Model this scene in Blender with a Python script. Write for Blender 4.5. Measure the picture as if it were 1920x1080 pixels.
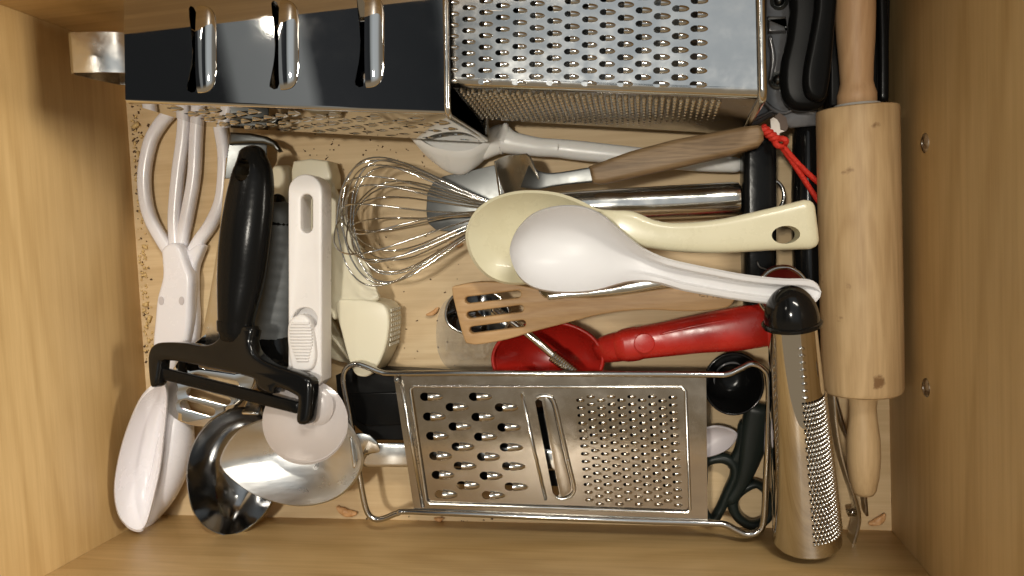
import bpy, bmesh, math, random
from mathutils import Vector, Matrix, noise
random.seed(7)
SC = bpy.context.scene
COL = SC.collection
for o in list(bpy.data.objects): bpy.data.objects.remove(o)
R = math.radians

# ------------------------------------------------------------------ camera
# Looking down into an open kitchen drawer. World: origin on the drawer floor straight under the lens,
# x to the right, y to the back of the drawer, z up, metres. All lengths below are given in centimetres.
F = 1400.0          # focal length in photo pixels (1920 wide)
H = 50.0            # lens height above the drawer floor, cm
_d = Vector((247, -84, F)).normalized()
_u = Vector((7843, -270, -1400)); _u = (_u - _d * _u.dot(_d)).normalized()
_v = _d.cross(_u)
cd = bpy.data.cameras.new('camera'); cam = bpy.data.objects.new('camera', cd); COL.objects.link(cam)
cd.sensor_fit = 'HORIZONTAL'; cd.sensor_width = 36.0; cd.lens = F / 1920 * 36.0
cd.clip_start = 0.01; cd.clip_end = 50
cam.matrix_world = Matrix(((_u.x, -_u.y, -_u.z, 0), (-_v.x, _v.y, _v.z, 0), (-_d.x, _d.y, _d.z, H / 100), (0, 0, 0, 1)))
SC.camera = cam

# ------------------------------------------------------------------ room light
wd = bpy.data.worlds.new('World'); SC.world = wd; wd.use_nodes = True
wn, wl = wd.node_tree.nodes, wd.node_tree.links
bg = wn['Background']
tcw = wn.new('ShaderNodeTexCoord'); sepw = wn.new('ShaderNodeSeparateXYZ'); wl.new(tcw.outputs['Generated'], sepw.inputs[0])
# a dim kitchen seen in the steel: pale cool ceiling above, a dark wall unit with one grey panel to the back left, warm cabinets in front
def wm(op, a, b):
    n = wn.new('ShaderNodeMath'); n.operation = op
    for i, x in enumerate((a, b)):
        if isinstance(x, (int, float)): n.inputs[i].default_value = x
        else: wl.new(x, n.inputs[i])
    return n.outputs[0]
nzw = wn.new('ShaderNodeTexNoise'); nzw.inputs['Scale'].default_value = 5.0; nzw.inputs['Detail'].default_value = 2.0
wl.new(tcw.outputs['Generated'], nzw.inputs['Vector'])
rx = wn.new('ShaderNodeMapRange'); rx.inputs['From Min'].default_value = -1.0; rx.inputs['From Max'].default_value = 1.0
wl.new(wm('ADD', sepw.outputs['X'], wm('MULTIPLY', wm('SUBTRACT', nzw.outputs['Fac'], 0.5), 0.012)), rx.inputs['Value'])
cw = wn.new('ShaderNodeValToRGB'); wl.new(rx.outputs[0], cw.inputs[0])
el = cw.color_ramp.elements
el[0].position = 0.0; el[0].color = (0.16, 0.14, 0.11, 1)
el[1].position = 1.0; el[1].color = (0.17, 0.15, 0.12, 1)
for p, c in ((0.12, (0.16, 0.14, 0.11)), (0.16, (0.018, 0.019, 0.02)), (0.244, (0.018, 0.019, 0.02)), (0.250, (0.20, 0.21, 0.21)), (0.286, (0.24, 0.25, 0.25)), (0.292, (0.035, 0.037, 0.04)),
             (0.366, (0.022, 0.024, 0.026)), (0.388, (0.33, 0.35, 0.35)), (0.45, (0.52, 0.56, 0.58)), (0.62, (0.50, 0.53, 0.54)), (0.75, (0.22, 0.20, 0.17))):
    e = el.new(p); e.color = (*c, 1)
ry = wn.new('ShaderNodeMapRange'); ry.inputs['From Min'].default_value = -0.32; ry.inputs['From Max'].default_value = -0.12; wl.new(sepw.outputs['Y'], ry.inputs['Value'])
mx2 = wn.new('ShaderNodeMix'); mx2.data_type = 'RGBA'; mx2.inputs['A'].default_value = (0.30, 0.235, 0.155, 1); wl.new(cw.outputs[0], mx2.inputs['B']); wl.new(ry.outputs[0], mx2.inputs['Factor'])
wl.new(mx2.outputs['Result'], bg.inputs['Color']); bg.inputs['Strength'].default_value = 0.95

def lamp(name, loc, target, power, size, color, size_y=None):
    ld = bpy.data.lights.new(name, 'AREA'); lo = bpy.data.objects.new(name, ld); COL.objects.link(lo)
    ld.energy = power; ld.color = color; ld.shape = 'DISK' if size_y is None else 'RECTANGLE'; ld.size = size
    if size_y: ld.size_y = size_y
    lo.location = loc
    lo.rotation_euler = (Vector(target) - Vector(loc)).to_track_quat('-Z', 'Y').to_euler()
    return lo
WARM = (1.0, 0.93, 0.81)
lamp('ceiling_lamp_main', (-0.27, 0.07, 1.75), (-0.11, -0.02, 0), 13.0, 0.13, WARM)
lamp('ceiling_lamp_strip', (0.45, 1.00, 1.50), (-0.11, -0.08, 0), 15.0, 0.60, WARM, 0.10)
lamp('ceiling_lamp_tube', (-0.98, 0.68, 1.70), (-0.2, 0.0, 0), 1.6, 0.22, WARM, 0.02)
lamp('lamp_at_the_side', (1.60, 0.05, 0.66), (-0.37, 0.0, 0.10), 28.0, 0.42, WARM)
SC.view_settings.view_transform = 'Standard'; SC.view_settings.look = 'None'
SC.view_settings.exposure = 0.0; SC.view_settings.gamma = 1.0; SC.view_settings.use_curve_mapping = False

# ------------------------------------------------------------------ geometry helpers
def ray(px, py):
    p = Vector((px - 960, py - 540, F)); return Vector((_u.dot(p), -_v.dot(p), -_d.dot(p)))
def W(px, py, z=0.0):
    w = ray(px, py); t = (H - z) / -w.z; return Vector((0, 0, H)) + w * t           # cm
def cpp(px, py, z=0.0):
    return ((W(px + 5, py, z) - W(px - 5, py, z)).length + (W(px, py + 5, z) - W(px, py - 5, z)).length) / 20
class Plane:                         # a plane through three (px, py, z) points; uv frame with normal up or to the viewer
    def __init__(s, a, b, c):
        A, B, C = W(*a), W(*b), W(*c); s.o = A; s.ex = (B - A).normalized()
        s.n = (B - A).cross(C - A).normalized()
        if s.n.dot(Vector((0, 0, H)) - A) < 0: s.n = -s.n
        s.ey = s.n.cross(s.ex)
    def at(s, px, py):
        w = ray(px, py); o = Vector((0, 0, H)); return o + w * ((s.o - o).dot(s.n) / w.dot(s.n))
    def uv(s, px, py):
        q = s.at(px, py) - s.o; return q.dot(s.ex), q.dot(s.ey)
    def P(s, u, v, w=0): return s.o + s.ex * u + s.ey * v + s.n * w
class Flat(Plane):
    def __init__(s, z): s.o = Vector((0, 0, z)); s.ex = Vector((1, 0, 0)); s.ey = Vector((0, 1, 0)); s.n = Vector((0, 0, 1))
def PL(z): return z if isinstance(z, Plane) else (Flat(z) if not isinstance(z, (tuple, list)) else Plane(*z))

def spline(pts, n=6, closed=False):  # Catmull-Rom through tuples of any length
    m = len(pts); out = []
    if m < 3: n_seg = m - 1
    seg = m if closed else m - 1
    g = (lambda i: pts[i % m]) if closed else (lambda i: pts[max(0, min(m - 1, i))])
    for i in range(seg):
        a, b, c, e = g(i - 1), g(i), g(i + 1), g(i + 2)
        for k in range(n):
            t = k / n
            out.append(tuple(0.5 * (2 * b[j] + (c[j] - a[j]) * t + (2 * a[j] - 5 * b[j] + 4 * c[j] - e[j]) * t * t
                             + (3 * b[j] - a[j] - 3 * c[j] + e[j]) * t ** 3) for j in range(len(b))))
    if not closed: out.append(tuple(pts[-1]))
    return out

def thing(name, label, cat, at, group=None):
    o = bpy.data.objects.new(name, None); COL.objects.link(o); o.empty_display_size = 0.02
    o.location = Vector(at) / 100; o['label'] = label; o['category'] = cat
    if group: o['group'] = group
    return o
def tag(o, label, cat, group=None):
    o['label'] = label; o['category'] = cat
    if group: o['group'] = group
    return o
def rootloc(p):
    l = Vector((0, 0, 0))
    while p is not None: l += p.location; p = p.parent
    return l
def obj(name, verts, faces, mat, parent=None, smooth=40, origin=None):
    """verts in world cm -> one mesh object"""
    base = rootloc(parent)
    if parent is None:
        n = max(1, len(verts)); base = sum((Vector(v) for v in verts), Vector()) / n / 100
        base.z = min(v[2] for v in verts) / 100
    me = bpy.data.meshes.new(name)
    me.from_pydata([tuple(Vector(v) / 100 - base) for v in verts], [], faces)
    bm = bmesh.new(); bm.from_mesh(me); bmesh.ops.recalc_face_normals(bm, faces=bm.faces); bm.to_mesh(me); bm.free()
    if smooth:
        me.shade_smooth()
        if smooth < 180: me.set_sharp_from_angle(angle=R(smooth))
    if mat: me.materials.append(M[mat])
    o = bpy.data.objects.new(name, me); COL.objects.link(o)
    if parent is not None: o.parent = parent
    else: o.location = base
    return o
def inst(name, me, loc, ex, ey, n, scale, parent):
    """another object sharing mesh data, placed in a frame (loc in cm)"""
    o = bpy.data.objects.new(name, me); COL.objects.link(o); o.parent = parent
    m = Matrix((ex, ey, n)).transposed().to_4x4()
    sx, sy, sz = scale
    m = m @ Matrix.Diagonal((sx, sy, sz, 1)); m.translation = Vector(loc) / 100 - rootloc(parent)
    o.matrix_local = m
    return o
def mesh_only(name, verts, faces, mat, smooth=60):
    o = obj(name, verts, faces, mat, None, smooth); me = o.data
    me.transform(Matrix.Translation(o.location)); bpy.data.objects.remove(o); return me
def evaluated(o):
    dg = bpy.context.evaluated_depsgraph_get(); me = bpy.data.meshes.new_from_object(o.evaluated_get(dg)); return me

def slab_geo(outline, plane, thick, holes=(), bevel=0.0, n=1, hn=1, uvs=False, res=3):
    """plate whose upper outline is given in photo pixels on a plane; returns world-cm verts, faces"""
    pl = PL(plane)
    cu = bpy.data.curves.new('tmp', 'CURVE'); cu.dimensions = '2D'; cu.fill_mode = 'BOTH'
    cu.extrude = max(thick / 2 - bevel, 0.0); cu.bevel_depth = bevel; cu.bevel_resolution = res; cu.offset = -bevel
    def add(pts):
        sp = cu.splines.new('POLY'); sp.points.add(len(pts) - 1); sp.use_cyclic_u = True
        for q, (a, b) in zip(sp.points, pts): q.co = (a, b, 0, 1)
    def cv(pts, k):
        if k > 1: pts = spline(pts, k, True)
        return [pl.uv(*p) for p in pts]
    add(outline if uvs else cv(outline, n))
    for h in holes: add(h if uvs else cv(h, hn))
    co = bpy.data.objects.new('tmp', cu); COL.objects.link(co)
    bpy.context.view_layer.update()
    me = evaluated(co)
    bm = bmesh.new(); bm.from_mesh(me); bmesh.ops.remove_doubles(bm, verts=bm.verts, dist=1e-4)
    bm.verts.index_update()
    vs = [pl.P(v.co.x, v.co.y, v.co.z - thick / 2) for v in bm.verts]
    fs = [[v.index for v in f.verts] for f in bm.faces]
    bm.free(); bpy.data.objects.remove(co); bpy.data.curves.remove(cu); bpy.data.meshes.remove(me)
    return vs, fs
def slab(name, outline, plane, thick, mat, parent=None, holes=(), bevel=0.0, n=1, hn=1, smooth=35, res=3):
    vs, fs = slab_geo(outline, plane, thick, holes, bevel, n, hn, res=res)
    return obj(name, vs, fs, mat, parent, smooth)

def stadium(a, b, w, k=6):           # stadium outline in pixels from a to b, width w
    ang = math.atan2(b[1] - a[1], b[0] - a[0]); out = []
    for c, s in ((b, -1), (a, 1)):
        for i in range(k + 1):
            t = ang + (s * math.pi / 2 if s < 0 else math.pi / 2) + i * math.pi / k
            out.append((c[0] + w / 2 * math.cos(t), c[1] + w / 2 * math.sin(t)))
    return out
def circle_px(cx, cy, rx, ry=None, k=20, rot=0):
    ry = ry or rx; cr, sr = math.cos(R(rot)), math.sin(R(rot)); out = []
    for i in range(k):
        t = 2 * math.pi * i / k; x, y = rx * math.cos(t), ry * math.sin(t)
        out.append((cx + x * cr - y * sr, cy + x * sr + y * cr))
    return out

def sweep_geo(path, sides=16, power=2.4, n=8, caps=True, up=Vector((0, 0, 1)), widths_cm=False, closed=False):
    """path of (px, py, z, width_px, height_cm): superellipse section, rounded ends"""
    pts = spline(path, n, closed) if len(path) > 2 else path
    P = [W(p[0], p[1], p[2]) for p in pts]
    ws = [p[3] if widths_cm else p[3] * cpp(p[0], p[1], p[2]) for p in pts]; hs = [p[4] for p in pts]
    return sweep3(P, ws, hs, sides, power, caps, up, closed)
def sweep3(P, ws, hs, sides=16, power=2.4, caps=True, up=Vector((0, 0, 1)), closed=False):
    vs, fs, N = [], [], len(P)
    prev = None
    def sec(c, s, nn, w, h):
        for k in range(sides):
            t = 2 * math.pi * k / sides; ct, st = math.cos(t), math.sin(t); e = 2 / power
            vs.append(c + s * (w / 2 * math.copysign(abs(ct) ** e, ct)) + nn * (h / 2 * math.copysign(abs(st) ** e, st)))
    frames = []
    for i in range(N):
        a, b = P[(i - 1) % N if closed else max(0, i - 1)], P[(i + 1) % N if closed else min(N - 1, i + 1)]
        t = (b - a).normalized(); s = t.cross(up)
        if s.length < 1e-3: s = prev if prev else Vector((1, 0, 0))
        s.normalize()
        if prev and s.dot(prev) < 0 and up.length < 0.5: s = -s
        prev = s; frames.append((t, s, s.cross(t).normalized()))
    rings = 0
    def ring(c, f, w, h):
        nonlocal rings
        sec(c, f[1], f[2], w, h); rings += 1
    CAP = (0.25, 0.6, 0.85)
    if caps and not closed:
        e = min(ws[0], hs[0]) / 2
        for q in CAP: ring(P[0] - frames[0][0] * (e * math.sqrt(1 - q * q)), frames[0], ws[0] - 2 * e * (1 - q) , hs[0] - 2 * e * (1 - q) if hs[0] > 2 * e else hs[0] * q)
    for i in range(N): ring(P[i], frames[i], ws[i], hs[i])
    if caps and not closed:
        e = min(ws[-1], hs[-1]) / 2
        for q in reversed(CAP): ring(P[-1] + frames[-1][0] * (e * math.sqrt(1 - q * q)), frames[-1], ws[-1] - 2 * e * (1 - q), hs[-1] - 2 * e * (1 - q) if hs[-1] > 2 * e else hs[-1] * q)
    for r in range(rings - (0 if closed else 1)):
        for k in range(sides):
            a, b = r * sides + k, r * sides + (k + 1) % sides; c = ((r + 1) % rings) * sides
            fs.append((a, b, c + (k + 1) % sides, c + k))
    if not closed:
        fs.append(tuple(range(sides))); fs.append(tuple((rings - 1) * sides + k for k in range(sides)))
    return vs, fs
def sweep(name, path, mat, parent=None, smooth=50, **kw):
    vs, fs = sweep_geo(path, **kw); return obj(name, vs, fs, mat, parent, smooth)
def tube3_geo(P, r, sides=8, closed=False):
    """round tube along 3-D points (cm) with a parallel-transported frame"""
    vs, fs, N = [], [], len(P); rr = r if isinstance(r, (list, tuple)) else [r] * N
    t0 = (P[1] - P[0]).normalized(); s = t0.orthogonal().normalized()
    for i in range(N):
        a, b = P[(i - 1) % N if closed else max(0, i - 1)], P[(i + 1) % N if closed else min(N - 1, i + 1)]
        t = (b - a).normalized(); s = (s - t * s.dot(t)).normalized(); q = t.cross(s)
        for k in range(sides):
            g = 2 * math.pi * k / sides; vs.append(P[i] + s * (rr[i] * math.cos(g)) + q * (rr[i] * math.sin(g)))
    for i in range(N - (0 if closed else 1)):
        for k in range(sides):
            a, b = i * sides + k, i * sides + (k + 1) % sides; c = ((i + 1) % N) * sides
            fs.append((a, b, c + (k + 1) % sides, c + k))
    if not closed: fs += [tuple(range(sides)), tuple((N - 1) * sides + k for k in range(sides))]
    return vs, fs
def tube(name, path, r, mat, parent=None, n=6, sides=8, closed=False):
    pts = spline(path, n, closed) if n > 1 else path
    vs, fs = tube3_geo([W(*p) for p in pts], r, sides, closed); return obj(name, vs, fs, mat, parent, 180)
def join_geo(parts):
    vs, fs = [], []
    for v, f in parts:
        b = len(vs); vs += list(v); fs += [tuple(i + b for i in q) for q in f]
    return vs, fs

def lathe_geo(A, B, prof, sides=40, arc=None):
    """prof: (distance along A->B in cm, radius cm)"""
    ax = (B - A).normalized(); s = ax.cross(Vector((0, 0, 1))).normalized(); q = s.cross(ax)
    vs, fs = [], []
    for t, r in prof:
        for k in range(sides):
            g = 2 * math.pi * k / sides; vs.append(A + ax * t + s * (r * math.cos(g)) + q * (r * math.sin(g)))
    for i in range(len(prof) - 1):
        for k in range(sides):
            a, b = i * sides + k, i * sides + (k + 1) % sides; fs.append((a, b, b + sides, a + sides))
    return vs, fs
def lathe(name, A, B, prof, mat, parent=None, sides=40, smooth=40):
    vs, fs = lathe_geo(A, B, prof, sides); return obj(name, vs, fs, mat, parent, smooth)

def bowl_geo(rim_px, plane, depth, center=None, thick=0.15, p=2.2, rings=12, n=4, dvec=None, shrink=0.0):
    """dish: rim traced in pixels on a plane, bottom pushed along dvec (default down the plane's normal)"""
    pl = PL(plane); rim = [pl.at(*q) for q in spline(rim_px, n, True)]; K = len(rim)
    c = pl.at(*center) if center else sum(rim, Vector()) / K
    dv = Vector(dvec).normalized() if dvec else -pl.n
    vs, fs = [], []
    rad = sum((q - c).length for q in rim) / K
    def layer(off, grow):
        for i in range(rings + 1):
            t = 1 - i / rings; t = max(t, 0.02)
            tt = t ** 0.8
            for q in rim:
                r = c + (q - c) * tt * (1 + grow / rad)
                vs.append(r + dv * (depth * (1 - tt ** p) + off))
    layer(0, 0); layer(thick, thick)
    L = (rings + 1) * K
    for s in (0, 1):
        for i in range(rings):
            for k in range(K):
                a, b = s * L + i * K + k, s * L + i * K + (k + 1) % K
                fs.append((a, b, b + K, a + K) if s == 0 else (a, a + K, b + K, b))
        fs.append(tuple(s * L + rings * K + k for k in range(K)))
    for k in range(K): fs.append((k, (k + 1) % K, L + (k + 1) % K, L + k))
    return vs, fs
def bowl(name, rim, plane, depth, mat, parent=None, smooth=70, **kw):
    vs, fs = bowl_geo(rim, plane, depth, **kw); return obj(name, vs, fs, mat, parent, smooth)

def boolean_cut(o, verts, faces):
    c = obj('cutter', verts, faces, None, None, 0)
    md = o.modifiers.new('cut', 'BOOLEAN'); md.object = c; md.operation = 'DIFFERENCE'; md.solver = 'EXACT'
    bpy.context.view_layer.update()
    me = evaluated(o); o.modifiers.clear(); o.data = me; bpy.data.objects.remove(c)
    me.shade_smooth(); me.set_sharp_from_angle(angle=R(40))

def box_geo(c, ex, ey, n, sx, sy, sz):
    vs = [c + ex * (a * sx / 2) + ey * (b * sy / 2) + n * (d * sz / 2) for d in (-1, 1) for b in (-1, 1) for a in (-1, 1)]
    return vs, [(0, 1, 3, 2), (4, 5, 7, 6), (0, 1, 5, 4), (2, 3, 7, 6), (0, 2, 6, 4), (1, 3, 7, 5)]

def tooth_geo(L, w, h, power=2.0, k=10, m=7, th=0.04, full=False):
    """raised half shell: open mouth at x=0 facing -x, melting into the sheet at x=L"""
    vs, fs = [], []
    for lay in (0, th):
        for i in range(m + 1):
            t = i / m; f = (1 - t ** 2.0) ** 0.75 if t < 1 else 0.0
            ww, hh = (w - 2 * lay) * (0.25 + 0.75 * (1 - t ** 2.2) ** 0.6 if t < 1 else 0.25), max(h * f - lay, 0.0 if lay == 0 else -th)
            if full: ww = (w - 2 * lay) * (0.55 + 0.45 * (1 - t ** 3) ** 0.5 if t < 1 else 0.55); hh = max(h * (1 - t ** 3) ** 0.6 - lay, 0.0 if lay == 0 else -th) if t < 1 else 0.0
            for j in range(k + 1):
                g = math.pi * j / k; c, s = math.cos(g), math.sin(g); e = 2 / power
                vs.append(Vector((L * t, ww / 2 * math.copysign(abs(c) ** e, c), hh * abs(s) ** e)))
    q = (m + 1) * (k + 1)
    for lay in (0, 1):
        for i in range(m):
            for j in range(k):
                a = lay * q + i * (k + 1) + j; fs.append((a, a + 1, a + k + 2, a + k + 1))
    for j in range(k): fs.append((j, j + 1, q + j + 1, q + j))
    return vs, fs

# ------------------------------------------------------------------ materials
M = {}
def mat(name, color, rough=0.5, metal=0.0, bump=None, var=None, rvar=None, spec=0.5, coat=0.0, trans=0.0, alpha=1.0, sss=0.0, ior=1.45):
    m = bpy.data.materials.new(name); m.use_nodes = True; M[name] = m
    nt = m.node_tree; b = nt.nodes['Principled BSDF']
    b.inputs['Base Color'].default_value = (*color, 1); b.inputs['Roughness'].default_value = rough
    b.inputs['Metallic'].default_value = metal; b.inputs['Specular IOR Level'].default_value = spec
    b.inputs['Coat Weight'].default_value = coat; b.inputs['Transmission Weight'].default_value = trans; b.inputs['IOR'].default_value = ior
    b.inputs['Alpha'].default_value = alpha
    if sss: b.inputs['Subsurface Weight'].default_value = sss; b.inputs['Subsurface Radius'].default_value = (0.004, 0.003, 0.002)
    tc = nt.nodes.new('ShaderNodeTexCoord')
    def nz(scale, detail=4, rough_=0.55, vec=None):
        t = nt.nodes.new('ShaderNodeTexNoise'); t.inputs['Scale'].default_value = scale; t.inputs['Detail'].default_value = detail
        t.inputs['Roughness'].default_value = rough_; nt.links.new(vec or tc.outputs['Object'], t.inputs['Vector']); return t
    if var:                                   # (scale, darker colour, lo, hi)
        t = nz(var[0]); r = nt.nodes.new('ShaderNodeMapRange'); r.inputs['From Min'].default_value = var[2]; r.inputs['From Max'].default_value = var[3]
        nt.links.new(t.outputs['Fac'], r.inputs['Value'])
        x = nt.nodes.new('ShaderNodeMix'); x.data_type = 'RGBA'; x.inputs['A'].default_value = (*color, 1); x.inputs['B'].default_value = (*var[1], 1)
        nt.links.new(r.outputs[0], x.inputs['Factor']); nt.links.new(x.outputs['Result'], b.inputs['Base Color'])
    if rvar:                                  # (scale, rough lo, rough hi): smears and water marks
        t = nz(rvar[0], 6, 0.65); r = nt.nodes.new('ShaderNodeMapRange'); r.inputs['From Min'].default_value = 0.35; r.inputs['From Max'].default_value = 0.72
        r.inputs['To Min'].default_value = rvar[1]; r.inputs['To Max'].default_value = rvar[2]
        nt.links.new(t.outputs['Fac'], r.inputs['Value']); nt.links.new(r.outputs[0], b.inputs['Roughness'])
    if bump:                                  # (scale, strength, stretch)
        mp = nt.nodes.new('ShaderNodeMapping'); nt.links.new(tc.outputs['Object'], mp.inputs['Vector'])
        if len(bump) > 2: mp.inputs['Scale'].default_value = bump[2]
        t = nz(bump[0], 3, 0.5, mp.outputs[0]); bp = nt.nodes.new('ShaderNodeBump'); bp.inputs['Strength'].default_value = bump[1]
        bp.inputs['Distance'].default_value = 0.002
        nt.links.new(t.outputs['Fac'], bp.inputs['Height']); nt.links.new(bp.outputs[0], b.inputs['Normal'])
    return m
def wood(name, light, dark, axis, scale=1.0, rough=0.42, spots=None, ring=1.0, coat=0.0):
    """long grain along one axis: warped bands, fine pores, blotches"""
    m = bpy.data.materials.new(name); m.use_nodes = True; M[name] = m
    nt = m.node_tree; b = nt.nodes['Principled BSDF']; L = nt.links.new
    tc = nt.nodes.new('ShaderNodeTexCoord')
    def stretch(k, lo):
        mp = nt.nodes.new('ShaderNodeMapping'); s = [k, k, k]; s[axis] = lo; mp.inputs['Scale'].default_value = s
        L(tc.outputs['Object'], mp.inputs['Vector']); return mp
    def nz(vec, scale, det, ro=0.6, dist=0.0):
        t = nt.nodes.new('ShaderNodeTexNoise'); t.inputs['Scale'].default_value = scale; t.inputs['Detail'].default_value = det
        t.inputs['Roughness'].default_value = ro; t.inputs['Distortion'].default_value = dist; L(vec.outputs[0], t.inputs['Vector']); return t
    broad = nz(stretch(1, 0.16), 14 * scale, 3, 0.5, 1.2); fine = nz(stretch(1, 0.03), 330 * scale, 5, 0.7); blot = nz(stretch(1, 0.7), 7 * scale, 4)
    wv = nt.nodes.new('ShaderNodeMath'); wv.operation = 'SINE'; ml = nt.nodes.new('ShaderNodeMath'); ml.operation = 'MULTIPLY'; ml.inputs[1].default_value = 42 * ring
    L(broad.outputs['Fac'], ml.inputs[0]); L(ml.outputs[0], wv.inputs[0])
    a1 = nt.nodes.new('ShaderNodeMath'); a1.operation = 'MULTIPLY_ADD'; a1.inputs[1].default_value = 0.11; L(wv.outputs[0], a1.inputs[0])
    a2 = nt.nodes.new('ShaderNodeMath'); a2.operation = 'MULTIPLY_ADD'; a2.inputs[1].default_value = 0.75; L(fine.outputs['Fac'], a2.inputs[0]); L(blot.outputs['Fac'], a2.inputs[2])
    L(a2.outputs[0], a1.inputs[2])
    r = nt.nodes.new('ShaderNodeMapRange'); r.inputs['From Min'].default_value = 0.60; r.inputs['From Max'].default_value = 1.15; L(a1.outputs[0], r.inputs['Value'])
    x = nt.nodes.new('ShaderNodeMix'); x.data_type = 'RGBA'; x.inputs['A'].default_value = (*light, 1); x.inputs['B'].default_value = (*dark, 1)
    L(r.outputs[0], x.inputs['Factor']); out = x.outputs['Result']
    if spots:
        t = nt.nodes.new('ShaderNodeTexNoise'); t.inputs['Scale'].default_value = spots[0]; t.inputs['Detail'].default_value = 5; L(tc.outputs['Object'], t.inputs['Vector'])
        rr = nt.nodes.new('ShaderNodeMapRange'); rr.inputs['From Min'].default_value = spots[1]; rr.inputs['From Max'].default_value = spots[1] + 0.06; L(t.outputs['Fac'], rr.inputs['Value'])
        y = nt.nodes.new('ShaderNodeMix'); y.data_type = 'RGBA'; L(out, y.inputs['A']); y.inputs['B'].default_value = (*spots[2], 1); L(rr.outputs[0], y.inputs['Factor']); out = y.outputs['Result']
    L(out, b.inputs['Base Color']); b.inputs['Roughness'].default_value = rough; b.inputs['Coat Weight'].default_value = coat; b.inputs['Coat Roughness'].default_value = 0.3
    bp = nt.nodes.new('ShaderNodeBump'); bp.inputs['Strength'].default_value = 0.12; bp.inputs['Distance'].default_value = 0.001
    L(fine.outputs['Fac'], bp.inputs['Height']); L(bp.outputs[0], b.inputs['Normal'])
    return m

wood('drawer_wood_y', (0.58, 0.40, 0.185), (0.41, 0.26, 0.10), 1, 0.8, 0.46, ring=0.8)
wood('drawer_wood_x', (0.60, 0.41, 0.185), (0.40, 0.25, 0.09), 0, 0.9, 0.46, ring=0.9)
wood('floor_wood', (0.68, 0.52, 0.31), (0.52, 0.37, 0.20), 0, 1.0, 0.55, spots=(110, 0.735, (0.34, 0.22, 0.11)))
wood('pin_wood', (0.58, 0.41, 0.22), (0.41, 0.265, 0.125), 1, 1.6, 0.55, spots=(60, 0.68, (0.22, 0.12, 0.05)))
wood('handle_wood_pale', (0.58, 0.37, 0.20), (0.47, 0.28, 0.14), 1, 2.0, 0.55)
wood('oak', (0.33, 0.22, 0.115), (0.15, 0.09, 0.04), 0, 3.0, 0.5, ring=1.4)
wood('beech', (0.50, 0.32, 0.155), (0.37, 0.215, 0.09), 0, 2.4, 0.5, ring=1.2)
mat('mirror_steel', (0.66, 0.65, 0.63), 0.03, 1.0, rvar=(60, 0.015, 0.055), bump=(5, 0.004))
mat('steel', (0.64, 0.63, 0.60), 0.16, 1.0, rvar=(80, 0.10, 0.30), bump=(14, 0.08))
mat('steel_sheet', (0.62, 0.62, 0.61), 0.12, 1.0, rvar=(70, 0.08, 0.22), bump=(12, 0.06))
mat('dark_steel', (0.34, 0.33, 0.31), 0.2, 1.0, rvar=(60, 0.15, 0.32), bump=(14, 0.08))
mat('worn_steel', (0.47, 0.43, 0.375), 0.16, 1.0, rvar=(55, 0.09, 0.26), bump=(16, 0.08))
mat('brushed_aluminium', (0.66, 0.66, 0.65), 0.34, 1.0, rvar=(40, 0.26, 0.42), bump=(40, 0.08, (1, 6, 1)))
mat('chrome_wire', (0.52, 0.51, 0.49), 0.10, 1.0)
mat('darkened_steel', (0.32, 0.32, 0.32), 0.10, 1.0, rvar=(30, 0.06, 0.2))
mat('grey_steel', (0.12, 0.123, 0.12), 0.34, 1.0, rvar=(50, 0.28, 0.42))
mat('white_plastic', (0.77, 0.75, 0.78), 0.24, sss=0.06, rvar=(40, 0.18, 0.34))
mat('white_plastic_matte', (0.76, 0.735, 0.72), 0.36, sss=0.06, rvar=(70, 0.26, 0.46), bump=(250, 0.03))
mat('white_plastic_soft', (0.82, 0.81, 0.78), 0.32, sss=0.08, rvar=(60, 0.25, 0.42))
mat('painted_shade_grey', (0.52, 0.48, 0.49), 0.4)  # grey that puts shade into the colour of white plastic
mat('white_melamine', (0.73, 0.725, 0.735), 0.4, var=(14, (0.69, 0.68, 0.67), 0.5, 0.8), rvar=(60, 0.32, 0.5))
mat('cream_plastic', (0.67, 0.63, 0.45), 0.26, coat=0.1, var=(22, (0.61, 0.56, 0.38), 0.42, 0.7), rvar=(55, 0.2, 0.42), bump=(70, 0.03))
mat('ivory_plastic', (0.74, 0.69, 0.53), 0.34, sss=0.05)
mat('ivory_shade_panel', (0.60, 0.57, 0.47), 0.4)
mat('milky_plastic', (0.74, 0.69, 0.68), 0.24, coat=0.2, trans=0.35)
mat('black_plastic', (0.006, 0.006, 0.006), 0.2, spec=0.16, bump=(300, 0.04))
mat('black_gloss', (0.006, 0.006, 0.006), 0.12, spec=0.4)
mat('black_rubber', (0.008, 0.008, 0.008), 0.42, spec=0.14, rvar=(120, 0.3, 0.5))
mat('black_matte', (0.006, 0.006, 0.006), 0.32, spec=0.08)
mat('green_black', (0.010, 0.014, 0.012), 0.35, spec=0.25)
mat('grey_rubber', (0.11, 0.118, 0.122), 0.55, bump=(400, 0.06))
mat('red_plastic', (0.42, 0.018, 0.011), 0.22, rvar=(70, 0.16, 0.42), bump=(80, 0.05), var=(30, (0.27, 0.011, 0.007), 0.45, 0.7))
mat('dark_red', (0.10, 0.006, 0.005), 0.3)
mat('red_cord', (0.60, 0.03, 0.015), 0.6, bump=(900, 0.5))
mat('clear_film', (0.55, 0.54, 0.50), 0.08, alpha=0.28, coat=0.6, spec=0.8)
mat('smoky_plastic', (0.10, 0.10, 0.105), 0.18, coat=0.4, var=(40, (0.20, 0.20, 0.21), 0.5, 0.7), bump=(45, 0.5))
mat('paper', (0.78, 0.74, 0.68), 0.7)
mat('rubber_washer', (0.40, 0.39, 0.36), 0.5)
mat('nut_shell', (0.62, 0.36, 0.17), 0.5, var=(200, (0.45, 0.22, 0.08), 0.4, 0.6), bump=(300, 0.3))
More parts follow.
